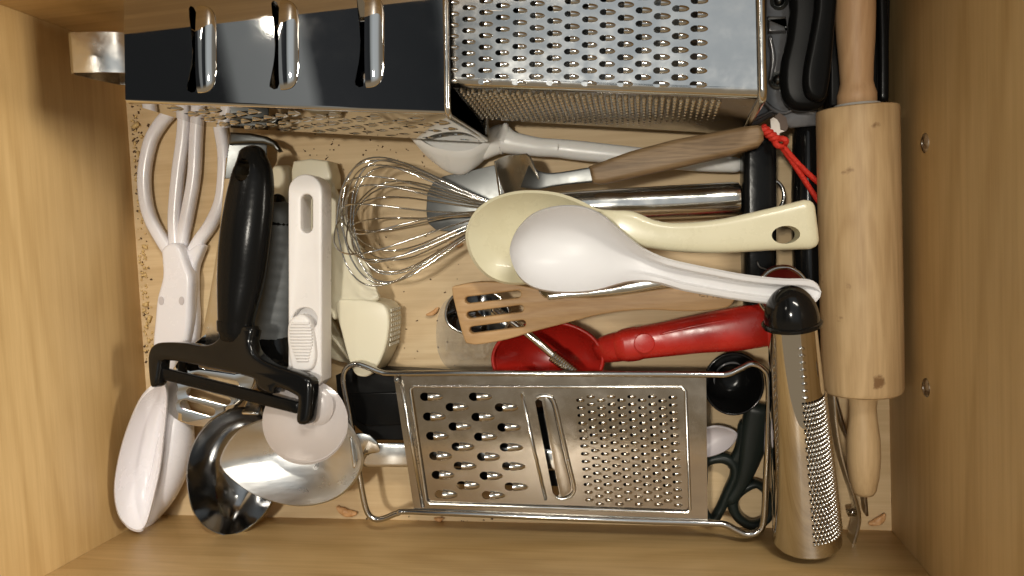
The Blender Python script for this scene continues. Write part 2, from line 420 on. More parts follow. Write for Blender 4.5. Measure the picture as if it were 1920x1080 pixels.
mat('crumb_dark', (0.10, 0.055, 0.025), 0.8)
mat('crumb_yellow', (0.60, 0.42, 0.18), 0.7)
mat('brown_tag', (0.10, 0.065, 0.045), 0.5)
mat('stamp_ink', (0.22, 0.13, 0.06), 0.6)
mat('screw_metal', (0.55, 0.52, 0.48), 0.35, 1.0, var=(300, (0.25, 0.2, 0.15), 0.45, 0.6))

# ------------------------------------------------------------------ the drawer
X0, X1, Y0, Y1, WH, TH = -37.2, 14.9, -18.93, 15.85, 20.0, 1.3
def board(name, x0, x1, y0, y1, z0, z1, m, bev=0.15):
    bm = bmesh.new(); bmesh.ops.create_cube(bm, size=1.0)
    for v in bm.verts: v.co = Vector(((x0 + x1) / 2 + v.co.x * (x1 - x0), (y0 + y1) / 2 + v.co.y * (y1 - y0), (z0 + z1) / 2 + v.co.z * (z1 - z0)))
    bmesh.ops.bevel(bm, geom=list(bm.edges), offset=bev, segments=2, profile=0.6, affect='EDGES')
    bm.verts.index_update(); vs = [v.co.copy() for v in bm.verts]; fs = [[v.index for v in f.verts] for f in bm.faces]; bm.free()
    o = obj(name, vs, fs, m, None, 30); o['kind'] = 'structure'; return o
board('drawer_floor', X0 - 0.6, X1 + 0.6, Y0 - 0.6, Y1 + 0.6, -0.7, 0.0, 'floor_wood')
board('wall_left', X0 - TH, X0, Y0 - TH, Y1 + TH, -1.5, WH, 'drawer_wood_y', 0.1)
wall_right = board('wall_right', X1, X1 + TH, Y0 - TH, Y1 + TH, -1.5, WH, 'drawer_wood_y', 0.1)
board('wall_front', X0 + 0.01, X1 - 0.01, Y0 - TH, Y0, -1.5, WH, 'drawer_wood_x', 0.03)
board('wall_back', X0 + 0.01, X1 - 0.01, Y1, Y1 + TH, -1.5, WH, 'drawer_wood_x', 0.03)
for px, py in ((1735, 268), (1737, 727)):                  # two screw heads in the right-hand side
    w = ray(px, py); t = (X1 - 0.0) / w.x; c = Vector((0, 0, H)) + w * t
    A = c + Vector((0.05, 0, 0)); B = c + Vector((-0.2, 0, 0))
    s = lathe('screw', A, B, [(0, 0.52), (0.08, 0.52), (0.14, 0.42), (0.17, 0.22), (0.13, 0.2), (0.13, 0.01)], 'screw_metal', wall_right, 20)

# ------------------------------------------------------------------ box graters lying on their sides
def lerp(a, b, t): return a + (b - a) * t
def rounded_ring(c, r, k=5):
    """c: front-top, front-bottom, back-bottom, back-top corners -> ring with rounded corners, k+1 points each"""
    out = []
    for i in range(4):
        p, a, b = c[i], c[i - 1], c[(i + 1) % 4]
        da, db = (a - p).normalized(), (b - p).normalized()
        P0, P1 = p + da * r, p + db * r
        for j in range(k + 1):
            t = j / k; out.append(P0 * (1 - t) ** 2 + p * (2 * t * (1 - t)) + P1 * t * t)
    return out
def grater_shell(root, L, Rr, rad, mname, skip=(0, 3)):
    """corner strips and the plain sides between the narrow end L and the wide end Rr (lists of 4 corners)"""
    k = 5; a, b = rounded_ring(L, rad, k), rounded_ring(Rr, rad, k); n = len(a); vs = a + b; fs = []
    for i in range(n):
        j = (i + 1) % n
        if (i + 1) % (k + 1) == 0:
            side = (i + 1) // (k + 1) - 1             # 0 front, 1 bottom, 2 back, 3 top
            if side in skip: continue
        fs.append((i, j, n + j, n + i))
    o = obj('edge_strip', vs, fs, mname, root, 50)
    return a, b
def face_panel(name, quad, plane_pts, thick, mname, root, holes=(), smooth=35):
    """panel between four world corners (cm) with holes given as pixel outlines on the panel's plane"""
    pl = Plane.__new__(Plane); A, B, C = plane_pts
    pl.o = A; pl.ex = (B - A).normalized(); pl.n = (B - A).cross(C - A).normalized()
    if pl.n.dot(Vector((0, 0, H)) - A) < 0: pl.n = -pl.n
    pl.ey = pl.n.cross(pl.ex)
    out = [((q - A).dot(pl.ex), (q - A).dot(pl.ey)) for q in quad]
    hs = [[pl.uv(*p) for p in h] for h in holes]
    vs, fs = slab_geo(out, pl, thick, hs, 0.0, uvs=True)
    return obj(name, vs, fs, mname, root, smooth), pl
def shrink_quad(a, b, rad_pts):  # straight part of a side between the rounded corners
    return rad_pts

# ---- left box grater, slicing side up
g1 = thing('box_grater', 'shiny four-sided box grater showing three long slicing slots, strap handle at its end', 'grater', W(560, 120, 0))
ftL, ftR = W(235, 192, 11.2), W(838, 215, 11.4); fbL, fbR = W(385, 238, 3.5), W(912, 262, 2.1)
btL, btR = Vector((W(232, -14, 11.3).x, 15.6, 11.3)), Vector((W(835, -60, 11.4).x, 15.4, 11.45)); bbL, bbR = Vector((fbL.x, 15.3, 3.5)), Vector((fbR.x, 15.5, 2.1))
Lq, Rq = [ftL, fbL, bbL, btL], [ftR, fbR, bbR, btR]
ra, rb = grater_shell(g1, Lq, Rq, 0.22, 'mirror_steel')
k = 6
top_q = [ra[0], rb[0], rb[-1], ra[-1]]
slots = []
for (x0, y0, x1, y1) in ((357, 14, 366, 172), (512, 4, 521, 166), (671, -6, 682, 162)):
    slots.append(((x0 + x1) / 2, y0, y1))
pl_tmp = Plane.__new__(Plane); A = top_q[0]; pl_tmp.o = A; pl_tmp.ex = (top_q[1] - A).normalized(); pl_tmp.n = (top_q[1] - A).cross(top_q[3] - A).normalized(); pl_tmp.ey = pl_tmp.n.cross(pl_tmp.ex)
holes = []
for cx, y0, y1 in slots:
    m_ = (y0 + y1) / 2
    holes.append(spline([(cx - 8, y0 + 2), (cx + 2, y0), (cx + 12, y0 + 30), (cx + 17, m_), (cx + 14, y1 - 36), (cx + 4, y1), (cx - 9, y1 - 2), (cx - 11, y1 - 10), (cx - 4, y1 - 45), (cx - 1, m_), (cx - 4, y0 + 40)], 2, True))
face1, plT = face_panel('slicing_face', top_q, (top_q[0], top_q[1], top_q[3]), 0.08, 'mirror_steel', g1, holes)
lipme = mesh_only('lip', *tooth_geo(1.0, 1.0, 1.0, 2.6, 20, 12, 0.05, True), 'mirror_steel', 50)
for cx, y0, y1 in slots:
    P = plT.at(cx + 11, (y0 + y1) / 2); wcm = (plT.at(cx, y1) - plT.at(cx, y0)).length; lcm = (plT.at(cx + 33, 90) - plT.at(cx, 90)).length
    ey_ = (plT.at(cx + 2, y0) - plT.at(cx + 2, y1)).normalized(); ex_ = ey_.cross(plT.n)
    inst('slicing_blade', lipme, P + plT.n * 0.02, ex_, ey_, plT.n, (lcm, wcm * 1.04, 0.30), g1)
# front side: coarse shredding holes
fr_q = [ra[5], rb[5], rb[6], ra[6]]
plF = Plane.__new__(Plane); plF.o = fr_q[0]; plF.ex = (fr_q[1] - fr_q[0]).normalized(); plF.n = (fr_q[1] - fr_q[0]).cross(fr_q[3] - fr_q[0]).normalized()
if plF.n.dot(Vector((0, 0, H)) - plF.o) < 0: plF.n = -plF.n
plF.ey = plF.n.cross(plF.ex)
def q_point(q, s, t): return lerp(lerp(q[0], q[1], s), lerp(q[3], q[2], s), t)
teeth1 = []; hl = []
for j in range(14):
    for i in range(4):
        s = 0.11 + 0.064 * j; t = 0.15 + 0.22 * i + (0.11 if j % 2 else 0.0)
        if t > 0.93 or s > 0.97: continue
        p = q_point(fr_q, s, t); u_, v_ = (p - plF.o).dot(plF.ex), (p - plF.o).dot(plF.ey); teeth1.append(p)
        hl.append([(u_ + 0.30 * math.cos(a) * (1.3 if math.cos(a) < 0 else 0.9), v_ + 0.26 * math.sin(a)) for a in [2 * math.pi * q / 10 for q in range(10)]])
vs, fs = slab_geo([((q - plF.o).dot(plF.ex), (q - plF.o).dot(plF.ey)) for q in fr_q], plF, 0.08, hl, 0, uvs=True)
obj('shredding_face', vs, fs, 'mirror_steel', g1, 35)
tm1 = mesh_only('tooth', *tooth_geo(0.7, 0.52, 0.2, 2.0, 8, 5, 0.03), 'mirror_steel', 60)
for p in teeth1: inst('tooth', tm1, p, plF.ex, plF.ey, plF.n, (1, 1, 1), g1)
# end plate, rolled foot rim and strap handle
ctr = sum(Lq, Vector()) / 4
obj('end_plate', [lerp(q, ctr, 0.01) for q in ra], [tuple(range(len(ra)))], 'mirror_steel', g1, 0)
ctrR = sum(Rq, Vector()) / 4
rim = [ctrR + (q - ctrR) * 1.01 + Vector((0.05, 0, 0)) for q in rounded_ring(Rq, 0.5, 6)]
vs, fs = tube3_geo(rim, 0.17, 8, True); obj('foot_rim', vs, fs, 'steel', g1, 180)
h0, h1 = W(237, 98, 9.0), W(128, 100, 9.4)
hp = [h0 + Vector((0.2, 0, -0.5)), lerp(h0, h1, 0.08) + Vector((0, 0, -0.12)), lerp(h0, h1, 0.2), lerp(h0, h1, 0.36) + Vector((0, 0, 0.10)), lerp(h0, h1, 0.6) + Vector((0, 0, 0.12)), h1 + Vector((0.35, 0, 0.03)), h1 + Vector((0.08, 0, -0.12)), h1 + Vector((0, 0, -0.5)), h1 + Vector((0.2, 0, -2)), h1 + Vector((0.6, 0, -3.6)), h1 + Vector((1.2, 0, -3.9)), h0 + Vector((1, 0, -4.4))]
side = Vector((0, 1, 0)); vs = []; fs = []
for i, p in enumerate(hp):
    a, b = hp[max(0, i - 1)], hp[min(len(hp) - 1, i + 1)]; nn = (b - a).normalized().cross(side).normalized()
    for yy, dd in ((-1.2, 0.06), (1.2, 0.06), (1.2, -0.06), (-1.2, -0.06)): vs.append(p + side * yy + nn * dd)
for i in range(len(hp) - 1):
    for q in range(4): fs.append((i * 4 + q, i * 4 + (q + 1) % 4, i * 4 + 4 + (q + 1) % 4, i * 4 + 4 + q))
fs += [(0, 1, 2, 3), tuple((len(hp) - 1) * 4 + q for q in range(4))]
obj('handle', vs, fs, 'steel', g1, 30)

# ---- right box grater, medium teeth up, fine spikes to the front
g2 = thing('box_grater', 'box grater with rows of medium teeth on top and fine spikes on its front', 'grater', W(1130, 80, 0))
ftL, ftR = W(846, 160, 10.8), W(1421, 182, 11.0); fbL, fbR = W(899, 226, 1.9), W(1385, 246, 1.0)
btL, btR = Vector((ftL.x, 15.2, 10.9)), Vector((ftR.x, 15.5, 11.1)); bbL, bbR = Vector((fbL.x, 15.2, 1.6)), Vector((fbR.x, 15.5, 1.0))
Lq, Rq = [ftL, fbL, bbL, btL], [ftR, fbR, bbR, btR]
ra, rb = grater_shell(g2, Lq, Rq, 0.45, 'steel_sheet')
top_q = [ra[0], rb[0], rb[-1], ra[-1]]
mid = []                                     # medium tooth mouths measured in the photograph
for c in range(15):
    f = c / 14
    x = lerp(Vector((877, 0, 0)), Vector((1342, 0, 0)), f).x if False else 846 + 31 * c + 0.14 * c * c
    dy = 21 + 5.2 * f
    ybase = 153 + (0 if c % 2 == 0 else -0.5 * dy) + 5.5 * f
    if c == 0: ybase = 152
    for r in range(9):
        y = ybase - r * dy
        if y < -45: continue
        mid.append((x + 0.35 * r, y, f))
def pl_from(q):
    p = Plane.__new__(Plane); p.o = q[0]; p.ex = (q[1] - q[0]).normalized(); p.n = (q[1] - q[0]).cross(q[3] - q[0]).normalized()
    if p.n.dot(Vector((0, 0, H)) - p.o) < 0: p.n = -p.n
    p.ey = p.n.cross(p.ex); return p
plM = pl_from(top_q)
holes = []
for x, y, f in mid:
    if x < 860: continue
    u_, v_ = plM.uv(x - 6, y); r = 0.135 + 0.035 * f
    holes.append([(u_ + r * 1.35 * math.cos(a), v_ + r * math.sin(a)) for a in [2 * math.pi * q / 10 for q in range(10)]])
vs, fs = slab_geo([((q - plM.o).dot(plM.ex), (q - plM.o).dot(plM.ey)) for q in top_q], plM, 0.08, holes, 0, uvs=True)
obj('medium_face', vs, fs, 'steel_sheet', g2, 35)
tm2 = mesh_only('tooth', *tooth_geo(0.42, 0.28, 0.14, 2.0, 8, 5, 0.03), 'steel_sheet', 60)
for x, y, f in mid:
    s = 1 + 0.2 * f; jz = random.uniform(0.8, 1.15)
    inst('tooth', tm2, plM.at(x - 1, y), plM.ex, plM.ey, plM.n, (s, s, s * jz), g2)
fr_q = [ra[5], rb[5], rb[6], ra[6]]; plS = pl_from(fr_q)
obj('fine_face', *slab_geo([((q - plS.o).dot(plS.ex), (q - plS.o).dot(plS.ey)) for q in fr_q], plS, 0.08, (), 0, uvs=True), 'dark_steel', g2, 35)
sp = []; dark_discs = []
for j in range(44):
    for i in range(11):
        s = 0.02 + 0.0202 * j; t = 0.07 + 0.085 * i + (0.0425 if j % 2 else 0)
        if s > 0.90 or t > 0.96: continue
        p = q_point(fr_q, s, t); r = 0.15; dark_discs.append(([p - plS.ex * 0.2 + (plS.ex * math.cos(a) * 0.07 + plS.ey * math.sin(a) * 0.1) + plS.n * 0.006 for a in [q * math.pi / 3 for q in range(6)]], [tuple(range(6))]))
        ring = [p + (plS.ex * math.cos(a) + plS.ey * math.sin(a)) * r for a in [q * math.pi / 3 for q in range(6)]]
        ring2 = [p + (plS.ex * math.cos(a) + plS.ey * math.sin(a)) * r * 0.6 + plS.n * 0.16 for a in [q * math.pi / 3 for q in range(6)]]
        sp.append((ring + ring2 + [p + plS.n * 0.18], [(q, (q + 1) % 6, 6 + (q + 1) % 6, 6 + q) for q in range(6)] + [(6 + q, 6 + (q + 1) % 6, 12) for q in range(6)]))
o = obj('spikes', *join_geo(sp), 'steel', g2, 180); o['kind'] = 'stuff'
o = obj('painted_hole_discs', *join_geo(dark_discs), 'black_rubber', g2, 0); o['kind'] = 'stuff'  # flat black discs paint the dark inside of each hole
ctrR = sum(Rq, Vector()) / 4
rim = [ctrR + (q - ctrR) * 1.02 + Vector((0.22, 0, 0)) for q in rounded_ring(Rq, 0.5, 6)]
vs, fs = tube3_geo(rim, 0.22, 8, True); obj('foot_rim', vs, fs, 'steel', g2, 180)
obj('end_plate', [q + Vector((0.02, 0, 0)) for q in ra], [tuple(range(len(ra)))], 'steel_sheet', g2, 0)

# ------------------------------------------------------------------ left side of the drawer
t = thing('salad_tongs', 'white plastic scissor tongs with looped handles along the left wall', 'tongs', W(330, 600, 0))
la = [(318, 212), (300, 234), (282, 267), (271, 325), (274, 378), (285, 415), (303, 448), (322, 478)]
lb = [(346, 205), (344, 255), (334, 330), (328, 400), (329, 445), (332, 480)]
lc = [(372, 205), (368, 255), (364, 330), (352, 400), (343, 445), (340, 480)]
ld_ = [(408, 215), (414, 245), (421, 295), (416, 370), (397, 418), (374, 452), (352, 490)]
def loop(a, b, top, z):
    pts = list(reversed(a)) + top + b
    return [(x, y, z, 23, 0.85) for x, y in pts]
sweep('handle_loop', loop(la, lb, [(330, 188), (341, 186)], 0.48), 'white_plastic', t, sides=12, power=2.6)
sweep('handle_loop', loop(ld_, lc, [(398, 190), (380, 184)], 0.46), 'white_plastic', t, sides=12, power=2.6)
slab('arm', [(301, 468), (316, 456), (331, 458), (341, 474), (350, 500), (357, 522), (356, 560), (354, 610), (345, 660), (325, 735), (300, 738), (288, 700), (284, 650), (288, 600), (292, 560), (302, 520), (301, 485)], 1.75, 1.1, 'white_plastic', t, bevel=0.35, n=4)
slab('arm', [(344, 476), (354, 468), (368, 458), (379, 462), (371, 484), (364, 510), (364, 560), (366, 600), (362, 650), (345, 740), (325, 742), (330, 660), (340, 560)], 1.1, 0.95, 'white_plastic', t, bevel=0.3, n=4)
for px in (302, 340): slab('dimple_shadow_disc', circle_px(px, 564, 5, 8, 14), 1.79, 0.05, 'painted_shade_grey', t)  # flat grey discs, painted as the shadow inside small holes
bowl('spoon_head', [(296, 724), (266, 748), (241, 800), (223, 860), (215, 918), (222, 962), (240, 986), (262, 993), (275, 978), (287, 935), (299, 880), (306, 820), (312, 760), (310, 726)], ((240, 850, 4.6), (310, 850, 3.5), (262, 990, 4.3)), 2.2, 'white_plastic', t, center=(264, 880), thick=0.2, p=2.8)
sweep('spoon_head', [(322, 735, 1.6, 22, 1.2), (332, 775, 1.5, 44, 2.0), (330, 830, 1.5, 58, 2.5), (316, 890, 1.6, 56, 2.6), (296, 940, 1.8, 42, 2.3), (273, 984, 2.2, 14, 1.4)], 'white_plastic', t, sides=20, power=2.2)

# steel slotted turner under the black peeler
t = thing('slotted_turner', 'thin steel turner with slotted head beneath the black peeler', 'turner', W(400, 650, 0))
slab('blade', [(392, 622), (352, 655), (325, 690), (311, 722), (309, 755), (322, 780), (346, 794), (380, 800), (410, 790), (445, 765), (472, 728), (476, 690), (455, 650), (425, 615)], ((310, 750, 2.6), (470, 720, 1.2), (400, 630, 1.9)), 0.14, 'mirror_steel', t,
     holes=[stadium((345, 758), (395, 772), 16), stadium((357, 735), (425, 752), 15), stadium((365, 708), (440, 722), 15), stadium((378, 684), (440, 694), 12)], bevel=0.04, n=4)
sweep('handle', [(408, 650, 1.9, 70, 0.25), (415, 560, 1.9, 46, 0.25), (432, 450, 1.8, 46, 0.25), (452, 340, 1.5, 66, 0.25), (458, 300, 1.4, 72, 0.22)], 'steel', t, power=5, caps=False)
slab('end_plate', [(431, 252), (502, 258), (499, 300), (480, 335), (421, 335)], ((425, 260, 2.5), (500, 260, 1.6), (425, 335, 2.3)), 0.2, 'grey_steel', t, bevel=0.05)
slab('hooked_end', [(430, 247), (468, 249), (498, 255), (516, 265), (527, 283), (520, 285), (509, 274), (494, 269), (470, 268), (427, 271)], ((430, 250, 2.9), (520, 270, 2.5), (430, 270, 2.9)), 0.6, 'grey_steel', t, bevel=0.2)

# dark tool with grey rubber grip
t = thing('grey_grip_tool', 'kitchen tool with ribbed grey rubber grip between black peeler and white cutter', 'tool', W(505, 560, 0))
path = []
for i in range(25):
    f = i / 24; x = 522 - 22 * f; y = 400 + 240 * f; w = 52 + 40 * min(1, f * 1.8) - 4 * f
    path.append((x, y, 2.1, w + (2.2 if i % 2 else 0), 1.9 + (0.10 if i % 2 else 0)))
sweep('grip', path, 'grey_rubber', t, sides=20, power=2.6, n=2)
sweep('end_cap', [(522, 376, 2.0, 24, 1.1), (522, 396, 2.1, 46, 1.7), (521, 420, 2.1, 58, 1.98)], 'black_plastic', t, sides=16)
sweep('collar', [(503, 630, 2.1, 84, 1.95), (505, 650, 2.1, 94, 2.1), (506, 672, 2.1, 96, 2.1), (507, 690, 2.0, 80, 1.8)], 'black_gloss', t, sides=20)
sweep('shaft', [(507, 685, 1.9, 66, 1.4), (515, 740, 1.4, 60, 1.0), (520, 790, 1.0, 50, 0.7)], 'black_plastic', t)

# cream plastic tongs with a perforated head
t = thing('perforated_tongs', 'ivory plastic tongs with perforated scoop head under the wire whisk', 'tongs', W(650, 560, 0))
sweep('arm', [(530, 318, 1.2, 36, 0.6), (535, 400, 1.0, 44, 0.6), (562, 540, 0.7, 60, 0.6), (620, 640, 0.5, 50, 0.5), (655, 675, 0.4, 14, 0.4)], 'ivory_plastic', t, power=4)
sweep('arm', [(588, 318, 2.0, 62, 0.5), (606, 380, 1.9, 66, 0.5), (630, 460, 2.0, 84, 0.5), (652, 530, 2.3, 98, 0.5), (668, 575, 2.6, 100, 0.5)], 'ivory_plastic', t, power=5)
slab('spring_bridge', [(549, 302), (582, 297), (613, 301), (620, 325), (622, 352), (545, 352), (545, 320)], 2.3, 1.8, 'ivory_plastic', t, bevel=0.2)
head = [(628, 567), (660, 562), (698, 564), (720, 573), (729, 592), (728, 625), (721, 657), (708, 686), (694, 703), (680, 707), (664, 700), (652, 670), (640, 625)]
slab('head', head, 3.0, 2.7, 'ivory_plastic', t, bevel=0.16, n=3)
tube('edge_wire', [(600, 606, 1.5), (627, 636, 1.5), (655, 672, 1.5)], 0.14, 'ivory_plastic', t, n=4)
bx = []
for i in range(8):                                        # raised pads in a shaded ivory imitate square perforations on the right flank
    for j in range(5):
        a = W(727 - 0.10 * i * i + 0.3 * i, 583 + 9.3 * i, 3.0); a2 = W(728 - 0.10 * (i + 1) ** 2 + 0.3 * i, 592 + 9.3 * i, 3.0)
        tx = (a2 - a).normalized(); nn = tx.cross(Vector((0, 0, 1))) * -1
        if nn.x < 0: nn = -nn
        bx.append(box_geo(a + Vector((0.05, 0, -0.55 - 0.42 * j)) + nn * 0.04, tx, Vector((0, 0, 1)), nn, 0.19, 0.24, 0.08))
o = obj('perforation_pads', *join_geo(bx), 'ivory_shade_panel', t, 0); o['kind'] = 'stuff'

# white cutter with a thumb slide and a milky disc
t = thing('slide_cutter', 'white plastic cutter with hanging slot, ribbed thumb slide and milky round disc', 'cutter', W(580, 600, 0))
body = [(540, 700)] + [(571.5 + 31.5 * math.cos(a), 358 + 31.5 * math.sin(a)) for a in [math.pi + q * math.pi / 12 for q in range(13)]] + [(603, 715), (585, 735), (552, 735)]
slab('handle', body, 5.6, 1.6, 'white_plastic_matte', t, holes=[stadium((574.5, 375), (574.5, 426), 22), circle_px(571, 600, 23, 23, 20)], bevel=0.12)
slab('recess_floor', circle_px(571, 600, 25, 25, 20), 5.0, 0.3, 'white_plastic_matte', t)
slide = slab('thumb_slide', [(538, 616), (543, 600), (556, 591), (568, 591), (580, 602), (586, 622), (591, 665), (584, 692), (560, 696), (546, 690), (539, 650)], 5.95, 0.9, 'white_plastic_matte', t, bevel=0.2, n=4)
for i in range(13):
    f = i / 12; y = 606 + 70 * f; wl_ = 19 - (10 * max(0, f - 0.55) / 0.45) - 4 * max(0, 0.12 - f) / 0.12; cx = 563 + 5 * f
    sweep('ridge', [(cx - wl_, y, 5.97, 4.6, 0.22), (cx + wl_, y, 5.97, 4.6, 0.22)], 'white_plastic_matte', slide, sides=8)
disc = bowl('disc', circle_px(574, 790, 77, 77, 24), ((497, 790, 4.9), (651, 790, 4.9), (574, 713, 5.0)), 0.9, 'milky_plastic', t, center=(580, 780), thick=0.12, p=2.0, dvec=(0, 0, 1), n=2)
tube('disc_rim', [(x, y, 4.98) for x, y in circle_px(574, 790, 76, 76, 24)], 0.09, 'milky_plastic', t, n=2, closed=True)
tube('moulded_ring', [(x, y, 5.42) for x, y in circle_px(577, 785, 50, 50, 24)], 0.035, 'milky_plastic', t, n=2, closed=True)
bowl('hub', circle_px(588, 762, 36, 38, 20), 5.55, 0.35, 'milky_plastic', t, thick=0.1, p=4, dvec=(0, 0, 1), n=2)

# steel cup lying under the spoon, and the oval spoon
t = thing('steel_ladle', 'round steel ladle cup with dark reflection painted inside tipped against front wall', 'ladle', W(430, 890, 0))
rimc = [(351, 886), (362, 837), (386, 800), (412, 779), (445, 768), (480, 772), (507, 792), (522, 830), (527, 880), (520, 920), (506, 948), (485, 974), (455, 996), (425, 1004), (396, 995), (374, 976), (358, 945)]
cpl = ((351, 886, 4.3), (527, 880, 2.1), (425, 1004, 3.5))
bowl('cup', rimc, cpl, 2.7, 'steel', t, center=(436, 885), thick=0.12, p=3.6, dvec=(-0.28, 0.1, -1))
bowl('cup_dark_reflection', [(436 + (x - 436) * 0.985, 885 + (y - 885) * 0.985) for x, y in rimc], cpl, 2.62, 'darkened_steel', t, center=(436, 885), thick=0.03, p=3.6, dvec=(-0.28, 0.1, -1))  # inner layer of darker steel, imitating the dark reflection in the cup
sweep('handle', [(470, 775, 2.9, 34, 0.25), (482, 740, 2.0, 30, 0.25), (500, 700, 0.9, 30, 0.25), (520, 620, 0.6, 30, 0.25)], 'steel', t, power=4)
t = thing('serving_spoon', 'large oval brushed metal spoon bowl lying below the milky disc', 'spoon', W(545, 860, 0))
rims = [(415, 872), (425, 838), (453, 806), (495, 788), (550, 776), (605, 776), (645, 792), (668, 826), (677, 862), (668, 893), (640, 925), (604, 942), (562, 948), (517, 941), (474, 925), (438, 900)]
bowl('bowl', rims, ((415, 872, 4.9), (677, 862, 4.0), (562, 948, 4.5)), 1.9, 'brushed_aluminium', t, center=(560, 860), thick=0.12, p=2.0, rings=16, dvec=(0.05, 0, -1))
sweep('handle', [(662, 848, 3.6, 60, 0.3), (680, 845, 3.2, 66, 0.35), (695, 852, 2.7, 46, 0.4), (760, 853, 2.2, 44, 0.4), (900, 857, 2.2, 42, 0.4), (1050, 862, 2.2, 40, 0.4)], 'steel', t, power=5)

# black Y-shaped peeler on top
t = thing('wide_peeler', 'large black plastic peeler with wide crossbar head and fixed blade', 'peeler', W(440, 560, 0))
h = sweep('handle', [(473, 296, 4.9, 52, 1.6), (474, 325, 5.0, 74, 1.9), (468, 380, 5.1, 88, 2.1), (459, 450, 5.2, 92, 2.2), (452, 520, 5.2, 86, 2.1), (445, 580, 5.3, 70, 1.9), (441, 625, 5.3, 60, 1.6)], 'black_plastic', t, sides=24, power=2.3)
A = W(464, 322, 0); hx = [];
ring = [W(x, y, 5) for x, y in circle_px(465, 320, 15, 22, 18)]
vs = [p + Vector((0.25, -0.1, -2)) for p in ring] + [p + Vector((0, 0, 2)) for p in ring]
boolean_cut(h, vs, [tuple(range(18)), tuple(range(35, 17, -1))] + [(q, (q + 1) % 18, 18 + (q + 1) % 18, 18 + q) for q in range(18)])
sweep('collar', [(442, 603, 5.3, 66, 1.86), (441, 622, 5.3, 63, 1.75)], 'black_plastic', t, sides=24, power=2.4, caps=False)
slab('head', [(275, 680), (277, 660), (284, 648), (300, 642), (345, 643), (375, 648), (395, 644), (408, 632), (412, 612), (470, 612), (469, 640), (476, 660), (492, 675), (520, 687), (560, 700), (577, 709), (582, 726), (578, 780), (571, 796), (557, 796), (553, 784), (556, 752), (550, 741), (516, 727), (508, 739), (490, 733), (478, 722), (469, 709), (376, 687), (307, 676), (298, 690), (294, 716), (287, 726), (279, 722)], ((276, 660, 4.8), (580, 720, 7.2), (440, 615, 5.9)), 1.1, 'black_gloss', t, bevel=0.28, n=3)
sweep('blade', [(290, 696, 4.4, 22, 0.5), (425, 730, 5.4, 22, 0.5), (558, 764, 6.5, 22, 0.5)], 'black_plastic', t, power=3.5)

# ------------------------------------------------------------------ middle of the drawer
# whisk
t = thing('wire_whisk', 'balloon whisk with steel wires and thick steel tube handle', 'whisk', W(800, 420, 0))
A, B = W(968, 394, 3.3), W(1388, 373, 2.6)
ln = (B - A).length
lathe('handle', A, B, [(-0.9, 0.05), (-0.9, 0.55), (-0.3, 0.75), (0.4, 0.98), (ln * 0.5, 1.04), (ln - 0.5, 1.06), (ln - 0.12, 1.0), (ln, 0.82), (ln, 0.02)], 'steel', t, 36)
tipw = W(628, 422, 4.1); root_ = W(955, 394, 3.4); ax = tipw - root_; axl = ax.length; axn = ax.normalized()
e1 = axn.cross(Vector((0, 0, 1))).normalized(); e2 = e1.cross(axn)
prof = [(0, 0.55), (0.12, 0.75), (0.3, 1.75), (0.5, 3.0), (0.66, 3.85), (0.8, 4.05), (0.9, 3.5), (0.97, 2.1), (1.0, 0.0)]
prof = spline(prof, 4)
for i in range(12):
    g = math.pi * (i + 0.35) / 12 + random.uniform(-0.06, 0.06); k1 = random.uniform(0.82, 1.03); k2 = random.uniform(0.88, 1.01); tw = random.uniform(-0.5, 0.5)
    pts = []
    for sgn, seq in ((1, prof), (-1, list(reversed(prof))[1:])):
        for s_, r_ in seq:
            gg = g + tw * s_ * (1 if sgn > 0 else 0.6)
            dv = e1 * math.cos(gg) * 1.0 + e2 * math.sin(gg) * 0.88
            pts.append(root_ + ax * (s_ * k2) + dv * (sgn * r_ * k1))
    vs, fs = tube3_geo(pts, 0.055, 7); obj('wire', vs, fs, 'chrome_wire', t, 180)

# white ladle in profile
t = thing('white_ladle', 'white plastic ladle on its side with long handle below the box graters', 'ladle', W(1000, 280, 0))
bowl('bowl', [(774, 249), (790, 263), (812, 275), (848, 283), (880, 281), (905, 268), (926, 252), (915, 246), (870, 245), (822, 243), (790, 242)], ((774, 249, 1.6), (926, 252, 1.65), (850, 282, 2.2)), 2.1, 'white_plastic_soft', t, center=(850, 262), thick=0.2, p=2.4, dvec=(0.0, -0.72, -0.35))
sweep('handle', [(908, 285, 1.1, 30, 0.9), (936, 262, 1.3, 56, 1.2), (962, 268, 1.3, 42, 1.2), (1010, 276, 1.4, 36, 1.1), (1045, 278, 1.5, 35, 1.1), (1090, 283, 1.5, 37, 1.1), (1200, 294, 1.5, 35, 1.0), (1300, 304, 1.4, 34, 1.0), (1378, 309, 1.3, 30, 0.9)], 'white_plastic_soft', t, sides=18)
sweep('hook', [(940, 262, 1.4, 44, 1.1), (946, 247, 1.5, 26, 0.9), (948, 236, 1.6, 12, 0.6)], 'white_plastic_soft', t)
tube('joint_ring', [(1046, 262, 1.6), (1047, 270, 2.0), (1046, 280, 2.04), (1045, 294, 1.6)], 0.06, 'white_plastic_soft', t, n=4)

